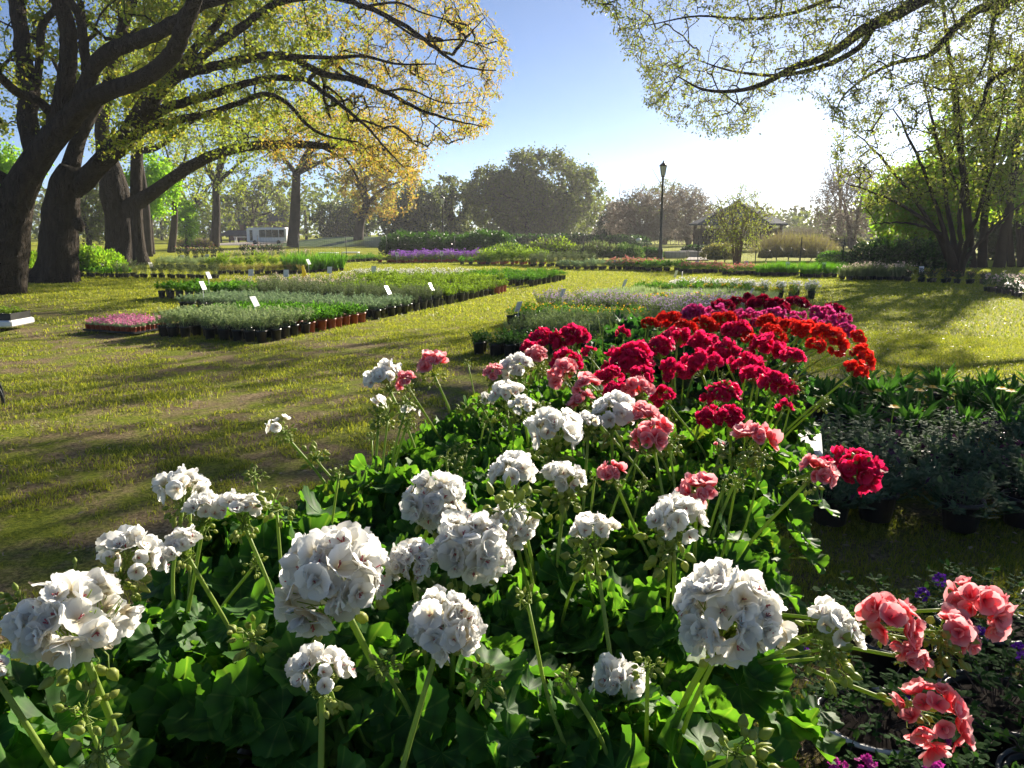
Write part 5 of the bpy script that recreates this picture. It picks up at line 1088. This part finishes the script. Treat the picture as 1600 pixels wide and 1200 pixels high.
for n_, P in enumerate(plants):
    x, y = P['xy']; c = kcol(HP[P['h'][0]][2]) if P['h'] else None; s = P['i']*.262; near = y < 1.55
    bl = c or band(s)
    desc = f'potted {bl} geranium' if c else 'leafy flowerless geranium'
    rowd = 'nearest row' if P['i'] < 0 else 'farthest row' if P['i'] == ns_-1 else f"{ORD[P['i']+1]} row"
    t = thing('potted_geranium', f"{desc}, {SIDE[P['j']]}, {rowd} from the camera", 'potted geranium', (x, y, TZ+.006), 0, 'geraniums on the table')
    pm = gp['pot_terra'] if bl in ('scarlet', 'dark red', 'magenta') else gpw if n_ in (2, 3, 6, 7) else gp['pot_white'] if bl == 'white' else gp['pot_grey']
    link('pot', pm, t)
    lib = GFd if bl in ('scarlet', 'dark red', 'magenta') else GF
    f = link('foliage', lib[rng.integers(len(lib))], t, (0, 0, PH*.9)); f.rotation_euler = (0, 0, rng.uniform(0, 6.28)); sc = rng.uniform(.92, 1.12); f.scale = (sc, sc, sc*rng.uniform(.85, 1.1))
    if y < .62: f.scale = (sc*.8, sc*.8, sc*.6)
    base = np.array([x, y, TZ+.006])
    for k in P['h']:
        p, rr, kd = HP[k]; lo = p - base; c0 = lo*np.array([.12, .12, 0]) + [0, 0, PH+.03]
        side = np.hypot(lo[0], lo[1]); bend = np.array([lo[0]*.45, lo[1]*.45, (lo[2]-c0[2])*.62 + c0[2] - (.10 if lo[2] < .3 else 0)])
        mid = c0*.35 + lo*.65*np.array([.75, .75, 1]); mid[2] = c0[2] + (lo[2]-c0[2])*.55
        foot = lo - nrm(lo-mid)*rr*.5
        sp, _ = smooth_path([c0, c0*.6+mid*.4+rng.normal(0, .006, 3), mid+rng.normal(0, .006, 3), foot], [1]*4, 14)
        sr = np.clip(rr*.062, .0026, .0038)
        sm = MB(); tube(sm, sp, np.linspace(sr*1.1, sr*.95, 14), 8)
        ax = nrm(sp[-1]-sp[-2]); ms, FC = HEADS[kd][rng.integers(len(HEADS[kd]))]; sc = rr/HR*(.88 if kd in 'WCRMD' else .94)
        # the head's axis leans between stem and upright
        axh = nrm(ax*.7+np.array([0, 0, .5])+rng.normal(0, .12, 3)); e1 = perp(axh); e2 = np.cross(axh, e1); Rm = np.stack([e1, e2, axh], 1)
        fc = (FC*sc) @ Rm.T + lo; stems(sm, np.tile(sp[-1], (len(fc), 1)), fc, sr*.3, 0, 4)
        if kd in 'wvsz': bud_cluster(sm, sp[-1], ax, rr*.62, {'w': 18, 'v': 26, 's': 13, 'z': 14}[kd], k+5, .55)
        elif near or kd in 'SW': bud_cluster(sm, sp[-1], ax, rr*.55, 9, k+5, .6)
        so = sm.obj('flower_stem', [M['stem'], M['bud']], t)
        hd = link('flower_head', ms, so, tuple(lo)); hd.scale = (sc, sc, sc)
        import mathutils
        hd.rotation_mode = 'QUATERNION'; hd.rotation_quaternion = mathutils.Matrix(Rm.tolist()).to_quaternion() @ mathutils.Quaternion((0, 0, 1), rng.uniform(0, 6.28))
    for (p, rr, nearhead) in P['b']:
        lo = p-base; sm = MB(); c0 = lo*np.array([.12, .12, 0]) + [0, 0, PH+.03]; mid = c0*.4+lo*.6*np.array([.8, .8, 1])
        sp, _ = smooth_path([c0, mid, lo-[0, 0, rr*.2]], [1]*3, 10); tube(sm, sp, np.linspace(.0026, .002, 10), 6)
        bud_cluster(sm, sp[-1], nrm(sp[-1]-sp[-2]), rr*1.15, 20, n_*7+int(rr*1e4), .15); sm.obj('bud_stem', [M['stem'], M['bud']], t)
    # a few young bud stalks among the leaves
    for b in range(2 if bl != 'white' or y > 1.3 else 1):
        sm = MB(); a = rng.uniform(0, 6.28); q = np.array([math.cos(a)*.12, math.sin(a)*.12, PH+rng.uniform(.2, .3)])
        sp, _ = smooth_path([q*[.2, .2, 0]+[0, 0, PH+.03], q*[.75, .75, .7], q], [1]*3, 8); tube(sm, sp, np.linspace(.0026, .0018, 8), 5)
        bud_cluster(sm, sp[-1], nrm(sp[-1]-sp[-2]), .014, 12, n_*11+b, .1); sm.obj('bud_stem', [M['stem'], M['bud']], t)
# the table
tt = thing('trestle_table', 'long low plastic table hidden under the potted geraniums', 'table', (TO[0], TO[1], 0)); rz = math.atan2(UU[1], UU[0])
def tl(s, t, z): q = UU*s+VV*t; return (q[0], q[1], z)
mb = MB(); box(mb, tl(1.62, TW/2+.01, TZ-.02), (3.3, TW-.12, .04), rz=rz, bev=.008); mb.obj('tabletop', M['tablemat'], tt, False)
for s in (.1, 1.05, 2.1, 3.1):
    for t in (.06, TW-.12):
        mb = MB(); a = tl(s, t, 0); tube(mb, [[a[0], a[1], 0], [a[0], a[1], TZ-.04]], [.02, .02], 10); mb.obj('leg', M['blackmetal'], tt)
tm = MB(); box(tm, (0, 0, .035), (.16, .30, .06), bev=.01)
o = tm.obj('flat_tray', M['pot_white'], None, False); q = tpos(2.2, -.03); o.location = (q[0], q[1], TZ+.001); o.rotation_euler = (0, 0, rz-math.pi/2); tag(o, 'white plastic tray under the pots at the right edge of the table', 'tray')

# ------------------------------------------------------------------ signs, lamps, fence, pavilion, bus and other small things
def sign(px, py, y, hgt, tilt, rz, label, w_=.125, h_=.17):
    p = PY(px, py, y); o = thing('plant_sign', label, 'sign', (p[0], p[1], 0), rz, 'plant signs on stakes')
    zc = p[2]; st = MB(); tube(st, [[0, .006, 0], [0, .006, zc]], [.005, .005], 6); st.obj('stake', M['white'], o)
    cd = MB(); box(cd, (0, 0, zc), (w_, .006, h_), rx=tilt, bev=.002); c = cd.obj('card', M['card'], o, False)
    if tilt < -.42: return o
    pr = MB(); cs, sn = math.cos(tilt), math.sin(tilt); off = np.array([0, -.0055*cs, -.0055*sn])
    box(pr, np.array([0, 0, zc])+off+np.array([0, -sn*-.01, cs*.01])*1.5, (w_*.6, .003, h_*.36), rx=tilt); 
    for q in (-.30, -.38): box(pr, np.array([0, 0, zc])+off+np.array([0, -sn*q*h_, cs*q*h_]), (w_*.5, .003, h_*.03), rx=tilt)
    pr.obj('print', M['print'], o, False); return o
SG = [(398, 471, 11.6, -.52, 1.15, 'brightest white sign tilted back above the silvery herbs'), (317, 446, 14.6, -.45, 1.25, 'leaning white sign left of the brightest one at the row end'), (326, 430, 17.5, -.45, 1.2, 'small white sign just behind the leaning left one'),
      (606, 453, 14.2, -.50, 1.2, 'white sign tilted back above the grey mounds'), (674, 448, 15.6, -.50, 1.2, 'white sign on a tall stake at the rosemary row end'), (447, 427, 18, .2, .6, 'grey backed sign left of the yellow marker'), (392, 426, 19, .3, .6, 'grey backed faint sign in the left beds'),
      (515, 422, 19.5, .2, .6, 'grey backed sign right of the yellow marker'), (584, 421, 22, .2, .6, 'grey backed sign at the back of the left beds'), (236, 414, 27, -.5, 1.1, 'white sign just right of the twin trunked oak'), (285, 402, 34, -.4, .5, 'white sign alone in the far left row'),
      (482, 409, 26.5, -.5, 1.1, 'white sign in the tall bright green grass'), (620, 397, 36, -.4, .5, 'white sign at the lime green end of the purple row'), (690, 396, 37, 0, .1, 'white sign above the purple flowers'), (324, 401, 33, -.3, .3, 'white sign among the far pale plants'),
      (810, 479, 11.8, .4, .9, 'thin edge-on sign at the left of the middle bed'), (852, 484, 12.6, .9, .8, 'drooping sign at the left of the orange flecked plants'), (879, 458, 13.6, .4, .9, 'thin edge-on sign above the lilac plants'), (976, 442, 16.2, .4, .9, 'thin edge-on sign behind the lilac plants'),
      (1056, 428, 21, .3, .9, 'left of the pair of small signs behind the wispy grass'), (1066, 430, 21.3, 0, 1.2, 'right of the pair of small signs behind the wispy grass'), (1174, 456, 15, .4, .9, 'thin leaning sign just beyond the dark red geraniums'), (1262, 447, 18, .4, -.5, 'thin leaning sign by the silver white plants'),
      (857, 402, 34, 0, .2, 'white sign among the grey green far row'), (962, 410, 30.5, -.2, .2, 'white sign left of the lamp post'), (1089, 412, 28.5, -.1, .1, 'white sign above the first pink row'), (1166, 412, 27.5, -.1, .1, 'white sign above the pink row right of the airy tree'),
      (1231, 414, 26.2, -.1, .1, 'white upright sign above the first dense green row'), (1288, 415, 25.4, -.1, .1, 'white upright sign above the rightmost dense green row'), (1440, 421, 24.4, -.1, 0, 'white upright sign in front of the evergreen hedge'), (1571, 437, 21.2, -.45, 1.0, 'white tilted sign at the right edge of the lawn')]
for (px, py, y, tilt, r_, lab) in SG: sign(px, py, y, 0, tilt, r_, lab, w_=.15 if y > 20 else .125, h_=.2 if y > 20 else .17)
# yellow marker
mb = MB(); V = np.array([[-.09, 0, 0], [.13, 0, 0], [.13, .02, 0], [-.09, .02, 0], [-.09, 0, .36], [-.02, 0, .40], [-.02, .02, .40], [-.09, .02, .36]])
mb.add(V, np.array([[0, 1, 5, 4], [3, 7, 6, 2], [0, 4, 7, 3], [1, 2, 6, 5]])); mb.F.append(np.array([[4, 5, 6, 7]])); mb.M.append(0); mb.V.append(np.zeros((0, 3))); mb.U.append(np.zeros((0, 2)))
o = mb.obj('floor_marker', M['yellow'], None, False); p = PZ(476, 435); o.location = (p[0], p[1], .0); o.scale = (.85, .85, 1.05); tag(o, 'yellow plastic caution marker standing on the grass path', 'marker')
# lamp posts
def lamp_post(px, pyb, pyt, label, y=None):
    p = PZ(px, pyb) if y is None else PY(px, pyb, y); p[2] = 0; H = PY(px, pyt, p[1])[2]; o = thing('lamp_post', label, 'lamp post', tuple(p))
    mb = MB(); lathe(mb, [(.001, 0), (.17, 0), (.17, .08), (.14, .12), (.125, .5), (.13, .55), (.10, .62), (.075, .75), (.065, H*.5), (.05, H-.95), (.07, H-.93), (.07, H-.88), (.045, H-.84), (.09, H-.78), (.10, H-.74), (.001, H-.73)], 14); mb.obj('post', M['blackmetal'], o)
    ln = MB(); lathe(ln, [(.08, H-.73), (.10, H-.71), (.16, H-.30), (.155, H-.29), (.07, H-.70), (.001, H-.70)], 8); 
    ln.obj('lamp_glass', M['frost'], o, False)
    fr = MB()
    for k in range(8):
        a = k*math.pi/4; tube(fr, [[.102*math.cos(a), .102*math.sin(a), H-.73], [.166*math.cos(a), .166*math.sin(a), H-.29]], [.008, .008], 5)
    lathe(fr, [(.001, H-.29), (.20, H-.295), (.205, H-.27), (.13, H-.18), (.06, H-.13), (.035, H-.10), (.03, H-.07), (.045, H-.05), (.012, H-.02), (.001, H)], 16)
    fr.obj('lantern_frame', M['blackmetal'], o); return o
lamp_post(1031, 408, 250, 'tall black lamp post with glass lantern in front of the far trees')
lamp_post(692, 372, 304, 'far smaller dark lamp post before the dark evergreen oaks', 60)
lamp_post(1283, 380, 358, 'tiny far lamp post in the haze right of the pavilion', 80)
lamp_post(1127, 383, 362, 'tiny far lamp post seen inside the pavilion opening', 68)
# garden spotlight / bird feeder globes
p = PY(998, 378, 40); o = thing('garden_feeder', 'white rounded feeder on a thin pole left of the lamp post', 'bird feeder', (p[0], p[1], 0)); mb = MB(); tube(mb, [[0, 0, 0], [0, 0, p[2]]], [.02, .015], 6); mb.obj('pole', M['postmetal'], o)
mb = MB(); lathe(mb, [(.001, p[2]-.06), (.06, p[2]-.05), (.14, p[2]+.05), (.15, p[2]+.11), (.09, p[2]+.18), (.001, p[2]+.2)], 12); mb.obj('shade', M['white'], o)
# wire fence
fo = thing('wire_fence', 'low wire mesh fence on thin dark posts behind the far beds', 'fence', (0, 36, 0)); fp = [(403, 385, 46), (466, 385, 46), (541, 392, 44), (604, 395, 42), (710, 398, 41), (800, 402, 39), (911, 406, 37.5), (1010, 408, 36), (1090, 410, 35), (1180, 410, 34), (1250, 412, 33), (1316, 415, 32), (1400, 418, 30), (1480, 424, 28)]
FP = []
for px, py, y in fp:
    q = PY(px, py, y); q[2] = 0; FP.append(q); mb = MB(); tube(mb, [[q[0], q[1]-36, 0], [q[0], q[1]-36, 1.22]], [.022, .02], 6); mb.obj('post', M['postmetal'], fo)
A_, B_ = [], []
for a, b in zip(FP[:-1], FP[1:]):
    for h in np.arange(.1, 1.15, .13): A_.append(a+[0, -36, h]); B_.append(b+[0, -36, h])
    n = int(np.linalg.norm(b-a)/.16)
    for i in range(n): q = a+(b-a)*i/n+[0, -36, 0]; A_.append(q+[0, 0, .08]); B_.append(q+[0, 0, 1.14])
A_ = np.array(A_); B_ = np.array(B_); f = np.linspace(0, 1, 3)[None, :, None]; mb = MB(); tubes(mb, A_[:, None]*(1-f)+B_[:, None]*f, np.full((len(A_), 3), .0032), 3); mb.obj('wire_netting', M['wire'], fo)
# pavilion
py_ = 60; c = PY(1150, 390, py_); c[2] = 0; k = py_/FPX/1.0; HW = 67*k; EV = PY(1150, 352, py_)[2]; TOP = PY(1150, 322, py_)[2]+.2
o = thing('garden_pavilion', 'dark wooden pavilion with slatted walls and a low hipped roof', 'pavilion', tuple(c)); N8 = 8
an = np.arange(N8)*math.pi/4+math.pi/8; PTS = np.stack([np.cos(an)*HW*.95, np.sin(an)*HW*.95], -1)
for a in range(N8): mb = MB(); box(mb, (PTS[a][0], PTS[a][1], (EV+.25)/2), (.22, .22, EV+.25), rz=an[a], bev=.015); mb.obj('post', M['wood'], o, False)
for a in range(N8):
    if a in (5,): continue
    b = (a+1) % N8; p0, p1 = PTS[a], PTS[b]; L = np.linalg.norm(p1-p0); d = (p1-p0)/L; r_ = math.atan2(d[1], d[0]); mb = MB(); n = int((L-.4)/.17)
    for i in range(n): q = p0+d*(.26+i*.17); box(mb, (q[0], q[1], EV*.42), (.12, .03, EV*.78), rz=r_)
    q = (p0+p1)/2; box(mb, (q[0], q[1], EV*.84), (L-.3, .1, .1), rz=r_); box(mb, (q[0], q[1], .09), (L-.3, .08, .1), rz=r_); mb.obj('slat_wall', M['wood'], o, False)
mb = MB(); ro = HW*1.09
rings = [(ro, EV), (ro, EV+.12), (ro*.55, EV+(TOP-EV)*.55), (.35, TOP), (.3, TOP+.02), (.001, TOP+.35)]
V = np.array([[math.cos(t)*r_, math.sin(t)*r_, z] for r_, z in rings for t in an]); mb.add(V, gridF(len(rings), 8, True)); mb.add(np.array([[math.cos(t)*ro, math.sin(t)*ro, EV-.003] for t in an]), np.array([[7, 6, 5, 4, 3, 2, 1, 0]])); mb.obj('roof', M['roof'], o, False)
# stone blocks and path in front of the pavilion
mb = MB(); a = [PZ(1072, 407), PZ(1108, 407), PZ(1112, 398), PZ(1080, 398)]; mb.add(np.array(a)+[0, 0, .035], np.array([[0, 1, 2, 3]])); tag(mb.obj('path', M['gravel'], None, False), 'short pale gravel path by the pavilion', 'path', kind='structure')
for i, (px, py, w1, lab) in enumerate(((1072, 401, .9, 'pale stone block at the path right of the lamp post'), (1055, 403, 1.1, 'flat pale stone block directly right of the lamp post'), (1088, 402, .9, 'low pale stone block farthest right on the path'))):
    q = PZ(px, py); mb = MB(); box(mb, (0, 0, .17), (w1, .4, .34), bev=.03); b = mb.obj('stone_block', M['stone'], None, False); b.location = (q[0], q[1], 0); tag(b, lab, 'stone block')
q = PZ(1010, 402); mb = MB(); box(mb, (0, 0, .25), (3.4, .16, .16), bev=.02); box(mb, (0, .02, .08), (3.4, .14, .15), bev=.02); b = mb.obj('timber_edging', M['wood'], None, False); b.location = (q[0], q[1], 0); tag(b, 'dark timber bed edging left of the lamp post', 'bed edging')
# bus
yb = 88; a = PY(391, 383, yb); b = PY(452, 383, yb); L = b[0]-a[0]; z0 = .16; z1 = PY(420, 355.5, yb)[2]
o = thing('shuttle_bus', 'white shuttle bus with dark windows parked beyond the lawn', 'bus', ((a[0]+b[0])/2, yb, 0)); mb = MB(); box(mb, (0, 0, (z0+z1)/2), (L, 2.1, z1-z0), bev=.13); mb.obj('body', M['white'], o, False)
for i, (fx, wd) in enumerate(((-.10, .155), (.065, .155), (.23, .155), (.395, .135))): mb = MB(); box(mb, (fx*L, -1.06, z0+(z1-z0)*.60), (wd*L, .03, (z1-z0)*.50), bev=.01); mb.obj('window', M['glass'], o, False)
mb = MB(); box(mb, (-.38*L, -1.06, z0+(z1-z0)*.48), (.07*L, .03, (z1-z0)*.7), bev=.01); mb.obj('door', M['glass'], o, False)
for fx in (-.3, .3):
    mb = MB(); an = np.linspace(0, 2*np.pi, 19)[:-1]
    for rr, xx in ((.38, -1.08), (.38, -.85)): pass
    V = np.array([[fx*L+.22*math.cos(t), yy, .22+.22*math.sin(t)] for yy in (-1.09, -.85) for t in an]); mb.add(V, gridF(2, 18, True)); mb.add(V[:18], np.array([list(range(18))])); mb.obj('wheel', M['pot_black'], o)
# low shelter roof left of the bus, covered tables
yb = 100; a = PY(352, 382, yb); b = PY(392, 382, yb); cx_ = (a[0]+b[0])/2; W_ = b[0]-a[0]; zt = PY(370, 360, yb)[2]
o = thing('garden_shelter', 'low dark roofed shelter just left of the white bus', 'shelter', (cx_, yb, 0)); mb = MB()
V = np.array([[-W_*.6, -1.6, zt*.62], [W_*.6, -1.6, zt*.62], [W_*.35, 0, zt], [-W_*.35, 0, zt], [-W_*.6, 1.6, zt*.62], [W_*.6, 1.6, zt*.62]]); mb.add(V, np.array([[0, 1, 2, 3], [3, 2, 5, 4]])); mb.add(V, np.array([[1, 5, 2], [4, 0, 3]])); mb.add(V-[0, 0, .1], np.array([[1, 0, 3, 2], [2, 3, 4, 5]])); mb.obj('roof', M['roof'], o, False)
for sx in (-.5, -.17, .17, .5): mb = MB(); box(mb, (sx*W_, -1.3, zt*.31), (.16, .16, zt*.62)); mb.obj('post', M['wood'], o, False)
o = thing('brick_house', 'dark roofed brick house half hidden behind the bus', 'house', (PY(415, 380, 125)[0], 125, 0)); mb = MB(); box(mb, (0, 0, 1.5), (9, 6, 3)); mb.obj('wall', plain('brick_wall', (.22, .11, .08), .9, .1, .2, 8), o, False)
mb = MB(); V = np.array([[-5, -3.4, 2.9], [5, -3.4, 2.9], [4, 0, 4.3], [-4, 0, 4.3], [-5, 3.4, 2.9], [5, 3.4, 2.9]]); mb.add(V, np.array([[0, 1, 2, 3], [3, 2, 5, 4]])); mb.add(V, np.array([[1, 5, 2], [4, 0, 3]])); mb.obj('roof', M['roof'], o, False)
for i, (px, py, y, w1, lab) in enumerate(((388, 380, 92, 3.2, 'long white cloth covered table in front of the shelter'), (513, 396, 46, 1.1, 'pale low display table beside the thin fence posts'), (548, 396, 47, 1.0, 'second pale low display table right of the first'))):
    q = PY(px, py, y); o = thing('display_table', lab, 'table', (q[0], y, 0)); h = .74 if y > 60 else .2; mb = MB(); box(mb, (0, 0, h), (w1, .7, .05), bev=.01); mb.obj('tabletop', M['white'], o, False)
    for sx in (-.45, .45):
        for sy in (-.28, .28): mb = MB(); box(mb, (sx*w1, sy, h/2-.015), (.05, .05, h-.03)); mb.obj('leg', M['white'], o, False)
# dark pavement strip in front of the bus
mb = MB(); a = PZ(330, 382); b = PZ(470, 382); mb.add(np.array([[a[0], 80, .02], [b[0], 80, .02], [b[0]+2, 110, .02], [a[0]-4, 110, .02]]), np.array([[0, 1, 2, 3]])); tag(mb.obj('road', M['gravel'], None, False), 'pale driveway where the bus is parked', 'driveway', kind='structure')
# cart with plants on the left edge
q = PZ(0, 512); o = thing('plant_cart', 'white wheeled cart with a black flat at the left edge', 'cart', (q[0], q[1], 0)); zz = PY(20, 500, q[1])[2]
mb = MB(); box(mb, (-.22, 0, zz-.03), (1.2, .6, .10), bev=.02); mb.obj('deck', M['white'], o, False)
for sx in (-.7, .1):
    for sy in (-.22, .22): mb = MB(); box(mb, (sx, sy, (zz-.08)/2), (.05, .05, zz-.08)); mb.obj('leg', M['white'], o, False)
mb = tray_mb(1.1, .5, .09); t2 = mb.obj('plant_flat', M['pot_black'], None, False); t2.location = (q[0]-.2, q[1], zz+.022); tag(t2, 'black plant flat lying on the white cart', 'tray')
for i in range(6):
    for j in range(2): put_plant('mound', q[0]-.62+i*.17, q[1]-.12+j*.22, 'potted_seedling', 'lime green seedling in the black flat on the cart', 'potted plant', 'seedlings on the cart', True, 'pot_black', .06, .06, .7, zz+.036)
p = PZ(-6, 634); o = thing('garden_chair', 'dark bent metal chair leg just entering at the left edge', 'chair', (p[0], p[1], 0), R(34))
mb = MB(); P, r_ = smooth_path([[.055, 0, 0], [.05, 0, .08], [.02, 0, .17], [-.05, 0, .23], [-.25, 0, .26], [-.42, 0, .24], [-.47, 0, .12], [-.48, 0, 0]], [.014]*8, 24); tube(mb, P, r_, 8); mb.obj('leg', M['blackmetal'], o)
mb = MB(); tube(mb, [[-.08, 0, .235], [-.08, .4, .235]], [.012, .012], 8); tube(mb, [[-.40, 0, .24], [-.40, .4, .24]], [.012, .012], 8); mb.obj('stretcher', M['blackmetal'], o)
mb = MB(); P2 = P+[0, .4, 0]; tube(mb, P2, r_, 8); mb.obj('leg', M['blackmetal'], o)
mb = MB(); box(mb, (-.25, .2, .42), (.46, .46, .04), bev=.015); mb.obj('seat', M['blackmetal'], o, False)
for sx in (-.08, -.40): 
    mb = MB(); tube(mb, [[sx, .2, .24], [sx, .2, .41]], [.012, .012], 8); mb.obj('support', M['blackmetal'], o)

# ------------------------------------------------------------------ sunlit haze
mb = MB(); box(mb, (0, 100, 11.45), (660, 340, 25)); hz = mb.obj('haze', [], None, False); tag(hz, 'faint sunlit haze lying over the whole garden', 'haze', kind='stuff')
hm, n, l = mat_new('haze_air'); v = n.new('ShaderNodeVolumePrincipled'); v.inputs['Color'].default_value = (.93, .95, 1, 1); v.inputs['Density'].default_value = .00055; v.inputs['Anisotropy'].default_value = .3
l.new(v.outputs[0], n.new('ShaderNodeOutputMaterial').inputs['Volume']); hz.data.materials.append(hm)
